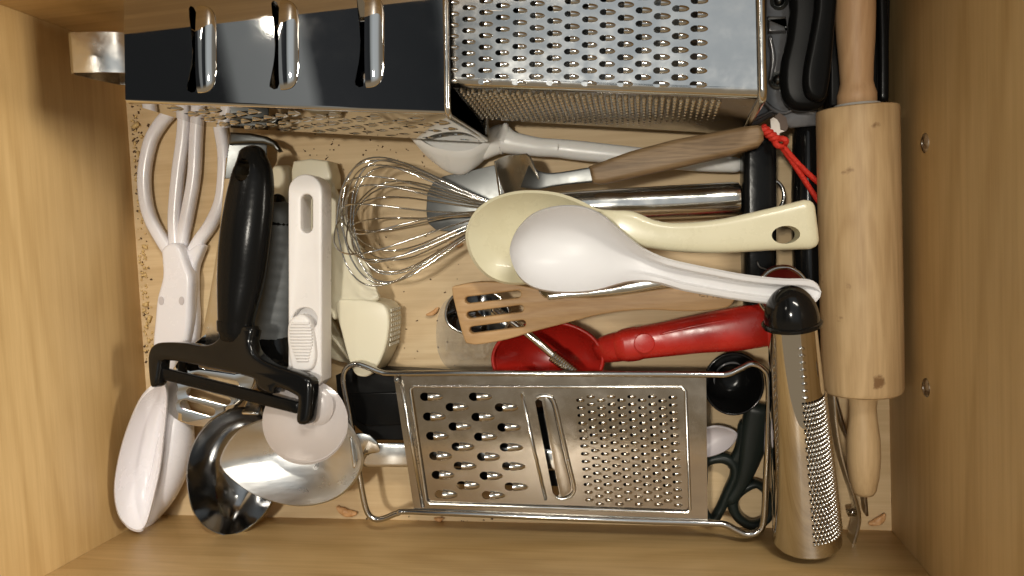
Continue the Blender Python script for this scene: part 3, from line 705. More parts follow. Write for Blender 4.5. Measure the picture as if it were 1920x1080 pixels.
# wooden handled scraper with a red cord
t = thing('steel_scraper', 'steel scraper with oak handle and red hanging cord', 'scraper', W(1000, 340, 0))
slab('handle', [(1103, 311), (1110, 342), (1120, 345), (1135, 344), (1250, 318), (1379, 288), (1424, 274), (1433, 262), (1433, 248), (1428, 235), (1420, 233), (1394, 236), (1262, 261), (1180, 283)], ((1103, 311, 4.9), (1430, 240, 5.4), (1111, 344, 4.9)), 1.3, 'oak', t, bevel=0.32)
sweep('shank', [(985, 330, 3.9, 46, 0.18), (1010, 338, 4.2, 34, 0.18), (1045, 336, 4.3, 25, 0.2), (1120, 326, 4.4, 30, 0.25)], 'grey_steel', t, power=6, caps=False)
slab('riser', [(930, 300), (948, 292), (985, 288), (993, 296), (1010, 334), (1006, 350), (975, 358), (944, 372), (936, 374)], ((930, 340, 1.0), (1005, 340, 4.1), (940, 372, 1.0)), 0.16, 'steel', t, bevel=0.05)
tube('fold', [(931, 302, 1.15), (936, 338, 1.15), (941, 372, 1.15)], 0.17, 'chrome_wire', t, n=3)
slab('blade', [(832, 330), (812, 342), (801, 362), (799, 395), (802, 418), (818, 432), (860, 436), (945, 440), (955, 375), (945, 305), (880, 320)], 0.95, 0.14, 'grey_steel', t, bevel=0.04)
cz = 5.0
def helix(a, b, r, turns, ph, n=40):
    d = b - a; s = d.cross(Vector((0, 0, 1))).normalized(); q = s.cross(d.normalized()); return [a + d * (k / n) + (s * math.cos(ph + turns * 2 * math.pi * k / n) + q * math.sin(ph + turns * 2 * math.pi * k / n)) * r for k in range(n + 1)]
a_, b_ = W(1430, 240, 4.9), W(1458, 264, 4.7)
cg = [tube3_geo(helix(a_, b_, 0.13, 2.2, 0), 0.17, 7), tube3_geo(helix(a_, b_, 0.13, 2.2, math.pi), 0.17, 7)]
kn = W(1463, 268, 4.7)
cg.append(tube3_geo([kn + Vector((0.30 * math.cos(g), 0.22 * math.sin(g), 0.16 * math.sin(2 * g) + 0.1)) for g in [q * 2 * math.pi / 16 for q in range(16)]], 0.17, 7, True))
cg.append(tube3_geo([W(*p) for p in spline([(1466, 271, 4.7), (1490, 300, 4.3), (1515, 325, 3.9), (1545, 352, 3.6)], 6)], 0.16, 7))
cg.append(tube3_geo([W(*p) for p in spline([(1464, 273, 4.6), (1490, 310, 4.1), (1515, 348, 3.6), (1545, 392, 3.2)], 6)], 0.16, 7))
obj('red_cord', *join_geo(cg), 'red_cord', t, 180)

# cream spoon
t = thing('rice_spoon', 'cream plastic spoon with a hole in its flared handle, under the white one', 'spoon', W(1200, 440, 0), 'stacked plastic rice spoons')
bowl('bowl', [(878, 447), (884, 418), (900, 394), (928, 375), (965, 364), (1005, 362), (1045, 367), (1080, 379), (1112, 394), (1150, 404), (1168, 425), (1150, 455), (1105, 490), (1050, 515), (1000, 528), (950, 529), (914, 514), (889, 484)], ((880, 440, 6.9), (1150, 430, 7.0), (1000, 362, 7.2)), 1.1, 'cream_plastic', t, center=(1000, 446), thick=0.2, p=2.4)
h = sweep('handle', [(1115, 420, 6.6, 56, 0.8), (1150, 424, 6.8, 60, 1.0), (1180, 428, 6.8, 64, 1.15), (1222, 439, 6.8, 54, 1.2), (1270, 445, 6.8, 55, 1.2), (1350, 443, 6.8, 65, 1.2), (1440, 431, 6.8, 80, 1.2), (1512, 421, 6.8, 96, 1.1)], 'cream_plastic', t, sides=28, power=3.6, n=8)
ring = [W(x, y, 7.5) for x, y in circle_px(1477, 440, 27, 17, 24, -4)]
vs = [p + Vector((-0.25, 0.0, -3)) for p in ring] + [p + Vector((0, 0, 1)) for p in ring]
boolean_cut(h, vs, [tuple(range(24)), tuple(range(47, 23, -1))] + [(q, (q + 1) % 24, 24 + (q + 1) % 24, 24 + q) for q in range(24)])

# white spoon with a channelled handle: one lofted shell
t = thing('rice_spoon', 'glossy white spoon with channelled handle resting on top of the pile', 'spoon', W(1200, 480, 0), 'stacked plastic rice spoons')
st = [(955.5, 466, 955.5, 474, 8.7, 0.02), (961, 447, 961, 495, 8.7, 0.45), (973, 427, 973, 517, 8.7, 0.9), (995, 406, 995, 535, 8.7, 1.2), (1025, 393, 1025, 544, 8.7, 1.4), (1060, 388, 1060, 547, 8.7, 1.45), (1095, 391, 1093, 546, 8.7, 1.4), (1128, 405, 1122, 542, 8.7, 1.25), (1158, 430, 1150, 534, 8.7, 1.0), (1184, 452, 1178, 527, 8.7, 0.8), (1214, 473, 1208, 525, 8.55, 0.65), (1250, 488, 1240, 530, 8.3, 0.55), (1291, 498, 1278, 541, 7.95, 0.5), (1340, 508, 1326, 550, 7.55, 0.45), (1400, 519, 1386, 560, 7.1, 0.42), (1466, 526, 1450, 568, 6.6, 0.38), (1512, 527, 1500, 571, 6.25, 0.3), (1532, 535, 1526, 568, 6.1, 0.15), (1540, 547, 1538, 557, 6.05, 0.02)]
st = spline(st, 4); NS = 32; vs, fs = [], []
for lay in (0, 1):
    for a in st:
        T, Bt = W(a[0], a[1], a[4]), W(a[2], a[3], a[4]); hw = (T - Bt).length / 2
        pw = 2.2 if a[0] < 1180 else 2.2 + 3.0 * min(1, (a[0] - 1180) / 80)
        for q in range(NS + 1):
            f = q / NS; x = 2 * f - 1; x = 0.5 * x + 0.5 * math.sin(x * math.pi / 2); p = lerp(Bt, T, (x + 1) / 2)
            ch = min(1.0, max(0.0, (a[0] - 1170) / 90)); e_ = min(1.0, max(0.0, (abs(x) - 0.42) / 0.22)); e_ = e_ * e_ * (3 - 2 * e_)
            z = -a[5] * (1.35 if a[0] < 1180 else 1.0 + 0.35 * max(0, 1 - (a[0] - 1180) / 80)) * ((1 - abs(x) ** 2.6) * (1 - ch) + (1 - e_) * ch)
            if lay: z -= 0.22; p = p + (p - (T + Bt) / 2) * min(0.12 / max(hw, 0.2), 0.4)
            vs.append(p + Vector((0, 0, z)))
n1 = len(st) * (NS + 1)
for lay in (0, 1):
    for i in range(len(st) - 1):
        for q in range(NS):
            a = lay * n1 + i * (NS + 1) + q; fs.append((a, a + 1, a + NS + 2, a + NS + 1) if lay else (a, a + NS + 1, a + NS + 2, a + 1))
for i in range(len(st) - 1):
    for q in (0, NS): a = i * (NS + 1) + q; fs.append((a, a + NS + 1, n1 + a + NS + 1, n1 + a))
for i in (0, len(st) - 1):
    for q in range(NS): a = i * (NS + 1) + q; fs.append((a, a + 1, n1 + a + 1, n1 + a))
obj('bowl_and_handle', vs, fs, 'white_melamine', t, 60)

# wooden slotted spatula
t = thing('wooden_spatula', 'wooden spatula with three slots lying over the red scoop', 'spatula', W(1000, 580, 0))
slab('body', [(847, 543), (858, 535), (900, 528), (950, 530), (1000, 540), (1050, 552), (1090, 557), (1130, 556), (1200, 547), (1250, 540), (1300, 538), (1350, 544), (1376, 558), (1372, 570), (1358, 578), (1306, 584), (1262, 583), (1204, 581), (1131, 589), (1058, 607), (1000, 622), (950, 637), (900, 646), (880, 645), (870, 637), (857, 590)], ((850, 590, 4.6), (1370, 560, 5.6), (900, 640, 4.6)), 0.55, 'beech', t,
     holes=[stadium((878, 563), (970, 552), 13), stadium((881, 591), (975, 579), 13), stadium((886, 619), (979, 607), 13)], bevel=0.1, n=3)
pls = Plane((850, 590, 4.6), (1370, 560, 5.6), (900, 640, 4.6)); marks = []
for i, (x, y, w_, h_) in enumerate([(1312, 551, 2, 9), (1318, 549, 6, 2), (1318, 556, 6, 2), (1326, 553, 2, 9), (1331, 550, 5, 2), (1337, 554, 2, 9), (1343, 553, 2, 9), (1347, 558, 5, 2), (1347, 550, 5, 2), (1354, 556, 2, 8)]):
    p = pls.at(x, y); c_ = cpp(x, y, 5); marks.append(box_geo(p + pls.n * 0.005, pls.ex, pls.ey, pls.n, w_ * c_, h_ * c_, 0.012))
obj('burnt_stamp', *join_geo(marks), 'stamp_ink', t, 0)

# small steel spoon with knurled rod handle
t = thing('knurled_spoon', 'small steel spoon under the slotted spatula, knurled rod resting in red bowl', 'spoon', W(930, 600, 0))
bowl('bowl', [(836, 592), (842, 566), (860, 550), (900, 542), (938, 558), (955, 588), (946, 618), (910, 632), (870, 624), (846, 612)], 2.6, 1.4, 'darkened_steel', t, thick=0.1, p=2.2)
tube('bowl_rim', [(836, 592, 2.6), (842, 566, 2.6), (860, 550, 2.6), (900, 542, 2.6), (938, 558, 2.6), (955, 588, 2.6), (946, 618, 2.6), (910, 632, 2.6), (870, 624, 2.6), (846, 612, 2.6)], 0.1, 'chrome_wire', t, closed=True)
tube('handle', [(925, 578, 2.8), (960, 603, 3.1), (1000, 634, 3.3), (1042, 670, 3.3)], 0.27, 'steel', t, n=5, sides=12)
A, B = W(1036, 666, 3.3), W(1085, 704, 3.1); ln = (B - A).length
vs, fs = lathe_geo(A, B, [(ln * k / 26, 0.36 + (0.03 if k % 2 else 0)) for k in range(27)], 16)
for k in range(len(vs)):
    if (k // 16 + k) % 2: vs[k] = vs[k] + (vs[k] - A - (B - A) * ((vs[k] - A).dot(B - A) / (B - A).length_squared)) * 0.12
obj('knurled_grip', vs, fs, 'worn_steel', t, 20)

# steel spoon handle peeping out from beneath the white spoon
t = thing('table_spoon', 'plain steel spoon between the white spoon and the wooden spatula', 'spoon', W(1150, 545, 0))
sweep('handle', [(1030, 556, 5.6, 14, 0.3), (1062, 552, 5.6, 15, 0.3), (1130, 546, 5.6, 18, 0.35), (1180, 538, 5.7, 24, 0.4), (1225, 530, 5.8, 22, 0.35), (1300, 520, 5.8, 16, 0.3)], 'steel', t, power=2.6)
bowl('bowl', [(1010, 520), (1030, 500), (1060, 500), (1075, 520), (1060, 548), (1030, 558), (1012, 545)], 5.5, 0.35, 'steel', t, thick=0.08)

# crinkled clear bag
t = thing('plastic_bag', 'crumpled clear plastic bag on the drawer floor beside the red scoop', 'bag', W(880, 630, 0))
ol = spline([(818, 640), (820, 600), (832, 568), (860, 552), (905, 560), (940, 600), (945, 650), (930, 690), (890, 700), (845, 692), (826, 672)], 4, True)
vs, fs = [], []; K = len(ol); c0 = (880, 630)
for i in range(25):
    f = 1 - i / 24 * 0.97
    for q in ol:
        x, y = c0[0] + (q[0] - c0[0]) * f, c0[1] + (q[1] - c0[1]) * f
        nz_ = noise.noise(Vector((x * 0.05, y * 0.05, 1.0))) + 1.5 * abs(noise.noise(Vector((x * 0.07, y * 0.045, 4.0)))) + 0.7 * abs(noise.noise(Vector((x * 0.2, y * 0.2, 9.0))))
        vs.append(W(x, y, max(0.04, (1 - f ** 3) * (0.75 + 0.45 * nz_))))
for i in range(24):
    for k in range(K): a, b = i * K + k, i * K + (k + 1) % K; fs.append((a, b, b + K, a + K))
fs.append(tuple(24 * K + k for k in range(K)))
obj('film', vs, fs, 'clear_film', t, 25)

# red scoop
t = thing('ice_cream_scoop', 'red plastic ice cream scoop with deep round bowl', 'scoop', W(1100, 650, 0))
bowl('bowl', circle_px(1027, 674, 102, 69, 24), 2.7, 2.45, 'red_plastic', t, thick=0.16, p=2.6, n=2)
tube('bowl_rim', [(x, y, 2.72) for x, y in circle_px(1027, 674, 103, 70, 24)], 0.12, 'red_plastic', t, n=2, closed=True)
sweep('handle', [(1134, 655, 2.0, 48, 1.5), (1146, 652, 2.3, 54, 1.7), (1190, 644, 2.6, 60, 1.9), (1250, 635, 2.7, 66, 2.0), (1306, 626, 2.8, 73, 2.1), (1379, 617, 2.9, 82, 2.2), (1445, 606, 2.9, 84, 2.2)], 'red_plastic', t, sides=28, power=2.8)
sweep('collar', [(1172, 647, 2.6, 62, 1.94), (1186, 645, 2.62, 64, 2.0), (1196, 643, 2.64, 64, 2.0)], 'red_plastic', t, sides=28, power=2.8)
slab('button', circle_px(1208, 644, 20, 19, 24), 3.72, 0.3, 'red_plastic', t, bevel=0.06)
sweep('grip_ridge', [(1235, 650, 3.5, 5, 0.2), (1320, 634, 3.75, 6, 0.22), (1430, 615, 3.9, 6, 0.22)], 'red_plastic', t)
sweep('grip_ridge', [(1240, 626, 3.6, 5, 0.2), (1320, 608, 3.75, 6, 0.22), (1420, 590, 3.8, 6, 0.22)], 'red_plastic', t)

# ------------------------------------------------------------------ flat grater with wire frame
FG = Plane((738, 701, 3.6), (1324, 702, 3.6), (777, 963, 3.1))
def on(px, py, dz=0): return FG.at(px, py) + FG.n * dz
t = thing('flat_grater', 'flat steel grater with wire loop handles and two tooth patterns', 'grater', W(1030, 840, 0))
inner = [(776, 724), (1278, 726), (1286, 733), (1294, 955), (1288, 961), (806, 945), (799, 938), (769, 731)]
slab('frame_sheet', [(738, 703), (1324, 704), (1327, 984), (777, 961)], FG, 0.1, 'worn_steel', t, holes=[inner])
plI = Plane.__new__(Plane); plI.o = FG.o - FG.n * 0.14; plI.ex, plI.ey, plI.n = FG.ex, FG.ey, FG.n
coarse = [(545, 228), (828, 228), (693, 288), (978, 290), (562, 343), (843, 345), (710, 400), (993, 405), (580, 455), (858, 460), (727, 517), (1007, 520), (598, 570), (875, 575), (740, 628), (1020, 630), (612, 680), (890, 685), (758, 740), (1035, 748), (630, 792), (903, 797)]
coarse = [(620 + x / 3.085, 670 + y / 3.085) for x, y in coarse]
fine = []
for j in range(10):
    for k in range(15):
        x = 258 + 59.4 * j + (4.0 - 0.2 * j) * k; y = (248 if j % 2 == 0 else 228) + (44.3 + 0.02 * j) * k + (4 if j > 7 else 0)
        if y > 858 or (j % 2 == 0 and k > 13): continue
        fine.append((1000 + x / 3.085, 670 + y / 3.085))
holes = []
for x, y in coarse:
    u_, v_ = plI.uv(x, y); holes.append([(u_ + 0.34 * math.cos(a), v_ + 0.29 * math.sin(a)) for a in [2 * math.pi * q / 12 for q in range(12)]])
for x, y in fine:
    u_, v_ = plI.uv(x, y); holes.append([(u_ + 0.125 * math.cos(a), v_ + 0.11 * math.sin(a)) for a in [2 * math.pi * q / 8 for q in range(8)]])
holes.append([plI.uv(*p) for p in [(1003, 753), (1008, 748), (1016, 752), (1034, 850), (1049, 925), (1046, 930), (1040, 929), (1036, 924), (1020, 840)]])
oi = [((p[0] - 1031) * 1.006 + 1031, (p[1] - 842) * 1.012 + 842) for p in inner]
vs, fs = slab_geo([plI.uv(*p) for p in oi], plI, 0.07, holes, 0, uvs=True)
obj('grating_sheet', vs, fs, 'worn_steel', t, 35)
tmc = mesh_only('tooth', *tooth_geo(0.95, 0.58, 0.28, 2.0, 10, 7, 0.04), 'worn_steel', 60)
for x, y in coarse: inst('tooth', tmc, plI.at(x + 7, y), plI.ex, plI.ey, plI.n, (1, random.uniform(0.92, 1.05), random.uniform(0.85, 1.1)), t)
tmf = mesh_only('small_tooth', *tooth_geo(0.36, 0.26, 0.14, 2.0, 8, 4, 0.025), 'worn_steel', 60)
for x, y in fine: inst('small_tooth', tmf, plI.at(x + 2, y), plI.ex, plI.ey, plI.n, (1, random.uniform(0.9, 1.1), random.uniform(0.7, 1.2)), t)
def bead(name, pts, r, z=0.0, closed=False, n=1, mat_='steel'):
    q = spline(pts, n, closed) if n > 1 else pts
    vs, fs = tube3_geo([on(x, y, z) for x, y in q], r, 8, closed); return obj(name, vs, fs, mat_, t, 180)
bead('bead', inner, 0.10, 0.0, True)
bead('bead', [(752, 714), (772, 830), (793, 950)], 0.13, 0.02)
bead('bead', [(978, 738), (1001, 845), (1023, 938)], 0.10, -0.05)
slot_rim = [(1006, 747), (1014, 743), (1028, 744), (1038, 752), (1048, 790), (1064, 860), (1076, 912), (1074, 926), (1064, 934), (1050, 936), (1042, 932)]
bead('bead', slot_rim, 0.11, -0.05, False, 4)
vs, fs = slab_geo([FG.uv(*p) for p in spline([(1020, 752), (1034, 756), (1044, 800), (1058, 860), (1070, 912), (1064, 926), (1051, 926), (1036, 850)], 3, True)], FG, 0.06, (), 0.02, uvs=True)
obj('slicing_blade', [v + FG.n * (0.03) for v in vs], fs, 'worn_steel', t, 35)
wire = [(777, 959), (745, 962), (722, 971), (705, 973), (691, 962), (682, 932), (668, 850), (655, 772), (645, 715), (650, 691), (668, 682), (690, 688), (713, 697), (738, 700), (850, 699), (1031, 700), (1200, 701), (1324, 702), (1362, 702), (1386, 692), (1410, 682), (1431, 691), (1441, 715), (1440, 800), (1436, 900), (1431, 978), (1419, 997), (1400, 1001), (1380, 993), (1360, 983), (1327, 980), (1200, 976), (1000, 968)]
def wz(y): return 0.06
bead('wire_frame', wire, 0.205, 0.05, True, 5, 'chrome_wire')
dots = []
for i in range(16):                                        # row of punched lettering, too small to read
    f = i / 15; cx, cy = 771.5 + 14 * f, 793 + 82 * f
    for q in range(5):
        x, y = cx + random.choice((-2.6, 0, 2.6, 4.5)) + 2, cy + random.choice((-1.6, 0, 1.6))
        p = on(x, y, 0.04); dots.append(box_geo(p, FG.ex, FG.ey, FG.n, 0.045, 0.045, 0.05))
obj('punched_lettering', *join_geo(dots), 'chrome_wire', t, 0)
slab('rivet', circle_px(743, 713, 5, 5, 12), 3.95, 0.2, 'chrome_wire', t, bevel=0.06)

# black case under the left wire handle, shell extended to darken the grater's holes
t = thing('black_case', 'flat black plastic case under the flat grater, extended to darken its holes', 'case', W(700, 760, 0))
slab('shell', [(628, 704), (660, 690), (880, 702), (918, 772), (1132, 774), (1160, 722), (1292, 722), (1296, 918), (812, 908), (790, 826), (695, 826), (672, 806), (634, 770)], 1.9, 1.7, 'black_rubber', t, bevel=0.15)
slab('lid', [(655, 738), (762, 734), (772, 796), (690, 800), (668, 790)], 2.05, 0.3, 'black_plastic', t, bevel=0.1)

# cup, measuring spoon and scissors under the right wire handle
t = thing('black_cup', 'round smoky black cup under the right wire handle of flat grater', 'cup', W(1375, 720, 0))
bowl('body', circle_px(1376, 720, 54, 56, 24), 2.6, 2.4, 'black_plastic', t, thick=0.12, p=4, n=2)
tube('rim', [(x, y, 2.65) for x, y in circle_px(1376, 720, 55, 57, 24)], 0.07, 'black_gloss', t, n=2, closed=True)
tube('foot_ring', [(x, y, 0.45) for x, y in circle_px(1374, 716, 36, 36, 20)], 0.08, 'smoky_plastic', t, n=2, closed=True)
t = thing('kitchen_scissors', 'kitchen scissors with dark green-black looped handles in the front corner', 'scissors', W(1390, 880, 0))
sweep('handle_loop', [(1318, 900, 0.8, 18, 0.9), (1322, 868, 0.8, 18, 0.9), (1350, 858, 0.85, 20, 1.0), (1374, 868, 0.9, 22, 1.0), (1377, 890, 0.9, 18, 1.0), (1364, 922, 0.85, 18, 0.9), (1350, 955, 0.8, 19, 0.9), (1334, 975, 0.8, 18, 0.9), (1318, 950, 0.8, 16, 0.9)], 'green_black', t, closed=True, sides=12)
sweep('handle_loop', [(1377, 930, 0.8, 22, 0.9), (1396, 914, 0.85, 18, 1.0), (1420, 907, 0.85, 16, 1.0), (1440, 930, 0.85, 16, 1.0), (1440, 968, 0.8, 16, 0.9), (1412, 984, 0.8, 18, 0.9), (1386, 972, 0.8, 18, 0.9), (1374, 950, 0.8, 20, 0.9)], 'green_black', t, closed=True, sides=12)
sweep('shaft', [(1425, 770, 1.3, 60, 1.0), (1414, 820, 1.2, 54, 1.0), (1402, 870, 1.1, 38, 1.0), (1388, 908, 1.0, 26, 0.9), (1370, 935, 0.9, 22, 0.9)], 'green_black', t, power=3)
sweep('shaft', [(1375, 870, 0.9, 24, 0.8), (1390, 840, 1.0, 24, 0.8), (1400, 800, 1.1, 34, 0.8)], 'green_black', t, power=3)
t = thing('measuring_spoon', 'small white measuring spoon half hidden beside the black scissors', 'spoon', W(1350, 825, 0))
bowl('bowl', [(1300, 840), (1312, 812), (1342, 801), (1370, 808), (1379, 820), (1364, 842), (1335, 855), (1310, 856)], 1.3, 0.7, 'painted_shade_grey', t, thick=0.12)  # white spoon in shade grey, so its colour makes it look dim
sweep('handle', [(1312, 838, 1.3, 20, 0.3), (1290, 848, 2.1, 18, 0.3), (1220, 860, 2.2, 18, 0.3)], 'painted_shade_grey', t, power=4)

# ------------------------------------------------------------------ right side
t = thing('conical_grater', 'cone-shaped steel hand grater with black domed cap', 'grater', W(1500, 800, 0))
A, B = W(1485, 612, 7.3), W(1513, 1012, 4.3); ax = (B - A); ln = ax.length; axn = ax.normalized()
r0, r1 = 44.5 * cpp(1485, 612, 7.3), 61.5 * cpp(1513, 1012, 4.3)
lathe('body', A, B, [(0, r0 * 0.9), (0, r0), (ln * 0.5, (r0 + r1) / 2), (ln - 0.25, r1), (ln - 0.1, r1 + 0.03), (ln, r1 - 0.02), (ln, r1 - 0.12), (ln * 0.5, (r0 + r1) / 2 - 0.1)], 'mirror_steel', t, 56, 30)
rc = r0 * 1.16
lathe('cap', A - axn * 0.2, A - axn * 5, [(-0.15, rc * 0.9), (-0.12, rc + 0.1), (0.02, rc + 0.12), (0.12, rc + 0.02)] + [(0.12 + 2.0 * math.sin(g), (rc - 0.02) * math.cos(g)) for g in [q * math.pi / 2 / 10 for q in range(11)]], 'black_gloss', t, 40, 50)
sidev = axn.cross(Vector((0, 0, 1))).normalized(); upv = sidev.cross(axn)
if sidev.x < 0: sidev = -sidev
sp = []; dark_discs = []
def cone_pt(tt, g):   # g: 0 = up, positive to the right
    r = r0 + (r1 - r0) * tt; nn = upv * math.cos(g) + sidev * math.sin(g); 
    if upv.z < 0: nn = -upv * math.cos(g) + sidev * math.sin(g)
    return A + axn * (ln * tt) + nn * r, nn
for i in range(33):
    for j in range(17):
        tt = 0.305 + 0.0195 * i; g = 0.02 + 0.115 * j + (0.0575 if i % 2 else 0)
        if tt > 0.93 or g > 1.95: continue
        p, nn = cone_pt(tt, g); e = nn.cross(axn).normalized(); r = 0.10
        hc = p - axn * 0.155; hr = [hc + (axn * math.cos(a) * 0.062 + e * math.sin(a) * 0.075) + nn * 0.004 for a in [q * math.pi / 4 for q in range(8)]]; dark_discs.append((hr, [tuple(range(8))]))
        ring = [p + (axn * math.cos(a) + e * math.sin(a)) * r for a in [q * math.pi / 4 for q in range(8)]]
        ring2 = [p + (axn * math.cos(a) + e * math.sin(a)) * r * 0.6 + nn * 0.10 for a in [q * math.pi / 4 for q in range(8)]]
        sp.append((ring + ring2 + [p + nn * 0.12], [(q, (q + 1) % 8, 8 + (q + 1) % 8, 8 + q) for q in range(8)] + [(8 + q, 8 + (q + 1) % 8, 16) for q in range(8)]))
o = obj('spikes', *join_geo(sp), 'steel', t, 180); o['kind'] = 'stuff'
o = obj('painted_hole_discs', *join_geo(dark_discs), 'black_rubber', t, 0); o['kind'] = 'stuff'  # black discs on the surface, shade of the holes put in as colour
for i in range(8):                                         # pressed crescent marks below the cap
    f = i / 7; pts = []
    for q in range(9):
        g = 0.02 + 0.20 * (q / 8); b_ = math.sin(q / 8 * math.pi)
        p, nn = cone_pt(0.065 + 0.205 * f - 0.007 * b_ * (1 - f), g); pts.append(p + nn * 0.01)
    vs, fs = tube3_geo(pts, 0.07, 6); obj('pressed_mark', vs, fs, 'chrome_wire', t, 180)

t = thing('steel_tongs', 'thin bent steel tongs on edge between conical grater and rolling pin', 'tongs', W(1580, 880, 0))
sweep('arm', [(1546, 668, 3.4, 6, 1.4), (1557, 715, 3.4, 6, 1.4), (1564, 790, 3.2, 6, 1.4), (1575, 853, 2.9, 6, 1.4), (1597, 925, 2.4, 6, 1.4), (1606, 968, 2.0, 7, 1.4), (1594, 1020, 1.7, 7, 1.3)], 'steel', t, power=6)
sweep('arm', [(1556, 715, 1.4, 6, 1.2), (1580, 800, 1.2, 6, 1.2), (1612, 880, 1.0, 6, 1.2), (1622, 960, 0.8, 6, 1.0)], 'worn_steel', t, power=6)
tube('pivot', [(1588, 962, 1.4), (1612, 957, 1.4)], 0.25, 'chrome_wire', t, n=1)

# rolling pin
t = thing('rolling_pin', 'wooden rolling pin with turned handles along the right wall', 'rolling pin', W(1615, 480, 0))
A, B = W(1607, 203, 4.6), W(1617, 735, 4.0); ln = (B - A).length; rr = 74.5 * cpp(1612, 470, 4.3)
pinb = lathe('barrel', A, B, [(0.0, 0.05), (0.0, rr * 0.93), (0.06, rr * 0.975), (0.2, rr * 0.985), (ln * 0.5, rr), (ln - 0.35, rr), (ln - 0.12, rr * 0.97), (ln, rr * 0.9), (ln, 0.05)], 'pin_wood', t, 48, 35)
axn = (B - A).normalized(); c1 = cpp(1605, 100, 4.6)
lathe('washer', A, A - axn, [(0.0, 1.28), (0.22, 1.2), (0.24, 0.3)], 'rubber_washer', t, 32)
lathe('handle', A - axn * 0.22, A - axn * 20, [(0, 0.2), (0.0, 0.98), (0.06, 1.04), (0.55, 1.04), (0.85, 0.94), (1.2, 0.86), (2.2, 0.90), (3.6, 1.0), (5.2, 1.06), (6.6, 1.05), (7.8, 0.9), (8.4, 0.6), (8.6, 0.05)], 'handle_wood_pale', t, 32, 60)
lathe('handle', B, B + axn * 20, [(0, 0.2), (0, 0.86), (0.3, 0.82), (0.9, 0.74), (1.6, 0.78), (2.8, 0.92), (4.0, 0.93), (5.0, 0.84), (5.9, 0.66), (6.15, 0.5), (6.2, 0.05)], 'pin_wood', t, 32, 60)

# black tools at the back right
t = thing('black_grip_tool', 'broad black plastic handle lying left of the rolling pin grip', 'handle', W(1510, 100, 0), 'black handles beside the rolling pin')
slab('grip', [(1488, -60), (1482, 20), (1475, 75), (1466, 112), (1463, 150), (1467, 180), (1480, 199), (1500, 207), (1535, 203), (1552, 180), (1560, 100), (1566, -60)], ((1480, 0, 5.8), (1560, 0, 6.0), (1500, 200, 5.4)), 1.4, 'black_matte', t, bevel=0.45, n=2)
t = thing('black_grip_tool', 'narrow black handle with bright edge line on top of the broad one', 'handle', W(1540, 90, 0), 'black handles beside the rolling pin')
slab('grip', [(1537, -60), (1530, 20), (1518, 87), (1510, 128), (1509, 160), (1516, 180), (1532, 189), (1548, 184), (1557, 150), (1566, 60), (1572, -60)], ((1520, 0, 6.9), (1570, 0, 6.9), (1530, 180, 6.4)), 1.0, 'black_matte', t, bevel=0.3, n=2)
t = thing('black_board', 'flat black panel in the back corner behind the rolling pin grip', 'panel', W(1620, 60, 0))
slab('panel', [(1556, -55), (1672, -55), (1668, 100), (1668, 196), (1556, 200)], 2.2, 1.8, 'black_rubber', t, bevel=0.2)
sweep('edge_bar', [(1652, -50, 3.0, 18, 0.8), (1655, 90, 2.9, 18, 0.8), (1655, 185, 2.8, 18, 0.8)], 'black_plastic', t, power=4)

t = thing('smoky_case', 'smoky grey plastic case with rivet and raised tab beside the box grater', 'case', W(1455, 120, 0))
slab('tray', [(1434, -60), (1486, -60), (1484, 60), (1478, 160), (1490, 206), (1535, 205), (1534, 236), (1482, 240), (1452, 216), (1418, 236), (1400, 236), (1432, 176)], ((1434, 0, 4.4), (1486, 0, 4.4), (1450, 200, 3.6)), 0.7, 'smoky_plastic', t, bevel=0.15)
slab('raised_tab', [(1441, 34), (1472, 34), (1474, 58), (1441, 60)], 4.7, 0.6, 'smoky_plastic', t, bevel=0.1)
slab('raised_tab', [(1440, 38), (1440, 30), (1474, 31), (1476, 52), (1472, 52), (1472, 36)], 4.9, 0.3, 'grey_steel', t, bevel=0.04)
lathe('rivet', W(1459, 150, 4.0), W(1459, 150, 6), [(0, 0.5), (0.2, 0.5), (0.24, 0.38), (0.2, 0.32), (0.45, 0.25), (0.55, 0.12), (0.57, 0.01)], 'grey_steel', t, 20)
lathe('rivet', W(1461, 2, 4.3), W(1461, 2, 6), [(0, 0.5), (0.2, 0.5), (0.24, 0.38), (0.2, 0.32), (0.45, 0.25), (0.55, 0.12), (0.57, 0.01)], 'grey_steel', t, 20)
sweep('fold', [(1430, 188, 3.95, 8, 0.3), (1448, 205, 3.9, 10, 0.35), (1470, 212, 3.9, 6, 0.25), (1490, 204, 4.0, 4, 0.2)], 'smoky_plastic', t)
sweep('fold', [(1444, 70, 4.45, 7, 0.25), (1450, 110, 4.3, 10, 0.3), (1444, 150, 4.2, 6, 0.25)], 'smoky_plastic', t)
sweep('fold', [(1405, 230, 3.6, 6, 0.3), (1432, 216, 3.8, 7, 0.3), (1450, 208, 3.9, 5, 0.3)], 'smoky_plastic', t)

t = thing('card_tag', 'torn white paper tag with brown patch next to the red cord', 'tag', W(1460, 238, 0))
slab('paper', [(1444, 224), (1450, 220), (1457, 224), (1462, 232), (1463, 243), (1472, 246), (1462, 249), (1461, 256), (1452, 256), (1449, 243), (1441, 242), (1446, 239)], 4.5, 0.05, 'paper', t)
slab('brown_patch', [(1452, 219), (1461, 211), (1474, 220), (1478, 238), (1474, 246), (1463, 242), (1462, 230)], 4.4, 0.06, 'brown_tag', t)

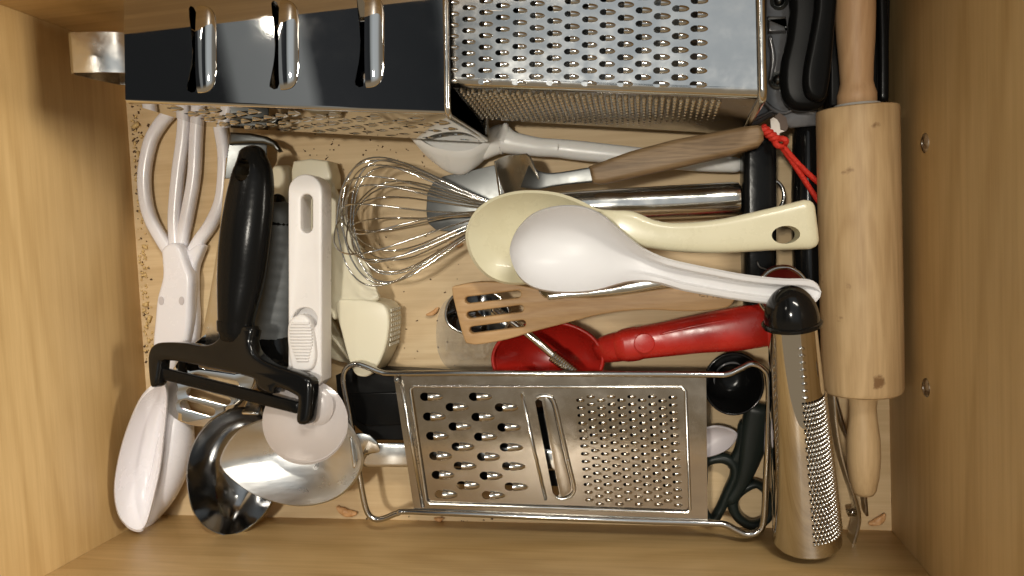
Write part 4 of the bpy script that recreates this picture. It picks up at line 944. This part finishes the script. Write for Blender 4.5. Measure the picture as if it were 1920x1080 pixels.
t = thing('black_bar_tool', 'flat-sided black tool handle with steel hanging ring at the end of the whisk', 'handle', W(1420, 420, 0), 'upright black tool handles')
sweep('grip', [(1421, 270, 2.5, 62, 2.2), (1421, 380, 2.5, 62, 2.2), (1422, 500, 2.4, 60, 2.1), (1424, 590, 2.2, 56, 1.9)], 'black_plastic', t, power=5, sides=24)
tube('hanging_ring', [(x, y, 2.6) for x, y in circle_px(1448, 367, 22, 29, 16)], 0.11, 'chrome_wire', t, n=2, closed=True)
tube('embossed_logo', [(1420, 490, 3.62), (1424, 500, 3.62), (1436, 505, 3.6), (1446, 512, 3.55), (1448, 518, 3.5)], 0.05, 'grey_steel', t, n=3)
t = thing('black_round_tool', 'round glossy black tool handle hugging the rolling pin under the red cord', 'handle', W(1512, 400, 0), 'upright black tool handles')
sweep('grip', [(1512, 250, 2.2, 50, 2.0), (1513, 350, 2.2, 56, 2.2), (1514, 470, 2.2, 56, 2.2), (1520, 640, 2.0, 52, 2.0)], 'black_gloss', t, sides=28, power=2.1)
t = thing('bottle_stopper', 'dark red disc with steel rim peeping out above the white spoon handle', 'stopper', W(1465, 545, 0))
bowl('disc', circle_px(1468, 548, 46, 46, 20), ((1420, 548, 3.9), (1515, 548, 4.1), (1468, 500, 4.3)), 0.5, 'dark_red', t, thick=0.15, n=2)
tube('rim', [(x, y, 4.15) for x, y in circle_px(1468, 548, 47, 47, 20)], 0.14, 'chrome_wire', t, n=2, closed=True)

# ------------------------------------------------------------------ bits of food
def nut(px, py, ln_, wd_, rot, label):
    a = R(rot); pts = []
    for i in range(7):
        f = i / 6 - 0.5; bend = (0.25 - f * f) * ln_ * 0.5
        x = px + ln_ * f * math.cos(a) - bend * math.sin(a); y = py + ln_ * f * math.sin(a) + bend * math.cos(a)
        pts.append((x, y, 0.22, wd_ * (1 - (2 * f) ** 2 * 0.5), 0.42 * (1 - (2 * f) ** 2 * 0.4)))
    vs, fs = sweep_geo(pts, sides=12, n=4)
    vs = [v + Vector((1, 1, 1)) * 0.09 * noise.noise(v * 3.0) for v in vs]
    return tag(obj('nut_piece', vs, fs, 'nut_shell', None, 180), label, 'nut', 'nut pieces on the drawer floor')
nut(650, 957, 34, 15, 20, 'curled nut shell near the front wall left of flat grater')
nut(823, 972, 14, 9, 0, 'tiny orange nut crumb under the front edge of flat grater')
nut(811, 584, 22, 9, -30, 'pale nut flake on bare floor left of plastic bag')
nut(856, 456, 20, 11, 10, 'brown nut piece showing through the whisk wires')
nut(1645, 974, 30, 15, -30, 'grey-brown nut shell in the front corner below the rolling pin')
def crumbs(name, spots, m, lab):
    parts = []
    for px, py, r in spots:
        c = W(px, py, r * 0.5); a = random.uniform(0, 6.28); e1_, e2_ = Vector((math.cos(a), math.sin(a), 0)), Vector((-math.sin(a), math.cos(a), 0))
        vs, fs = box_geo(c, e1_, e2_, Vector((0, 0, 1)), r * random.uniform(1, 2.4), r * random.uniform(0.8, 1.5), r)
        parts.append(([v + Vector([random.uniform(-0.25, 0.25) * r for _ in range(3)]) for v in vs], fs))
    o = obj(name, *join_geo(parts), m, None, 180); o['kind'] = 'stuff'; o['label'] = lab; o['category'] = 'crumbs'
def edge_x(y): return 241 + 0.058 * (y - 200)
sd, sy_ = [], []
for i in range(90):
    y = random.uniform(200, 700) if i % 2 else random.gauss(250, 40); y = max(200, y)
    sd.append((edge_x(y) + 4 + abs(random.gauss(0, 9)), y, random.uniform(0.03, 0.10)))
for i in range(120): sd.append((random.uniform(560, 880), random.gauss(275, 30) if i % 2 else random.uniform(430, 700), random.uniform(0.03, 0.07)))
for i in range(30): sd.append((random.uniform(600, 1300), random.uniform(966, 978) + 0.01, random.uniform(0.03, 0.08)))
for i in range(110):
    y = random.uniform(210, 690); sy_.append((edge_x(y) + 4 + abs(random.gauss(0, 8)), y, random.uniform(0.04, 0.13)))
for i in range(16):
    y = random.uniform(215, 690); sy_.append((edge_x(y) + 6 + abs(random.gauss(0, 9)), y, random.uniform(0.14, 0.24)))
crumbs('dark_crumbs', sd, 'crumb_dark', 'scattered dark crumbs along the left floor edge')
crumbs('yellow_crumbs', sy_, 'crumb_yellow', 'yellow crumbs of food along the left floor edge')
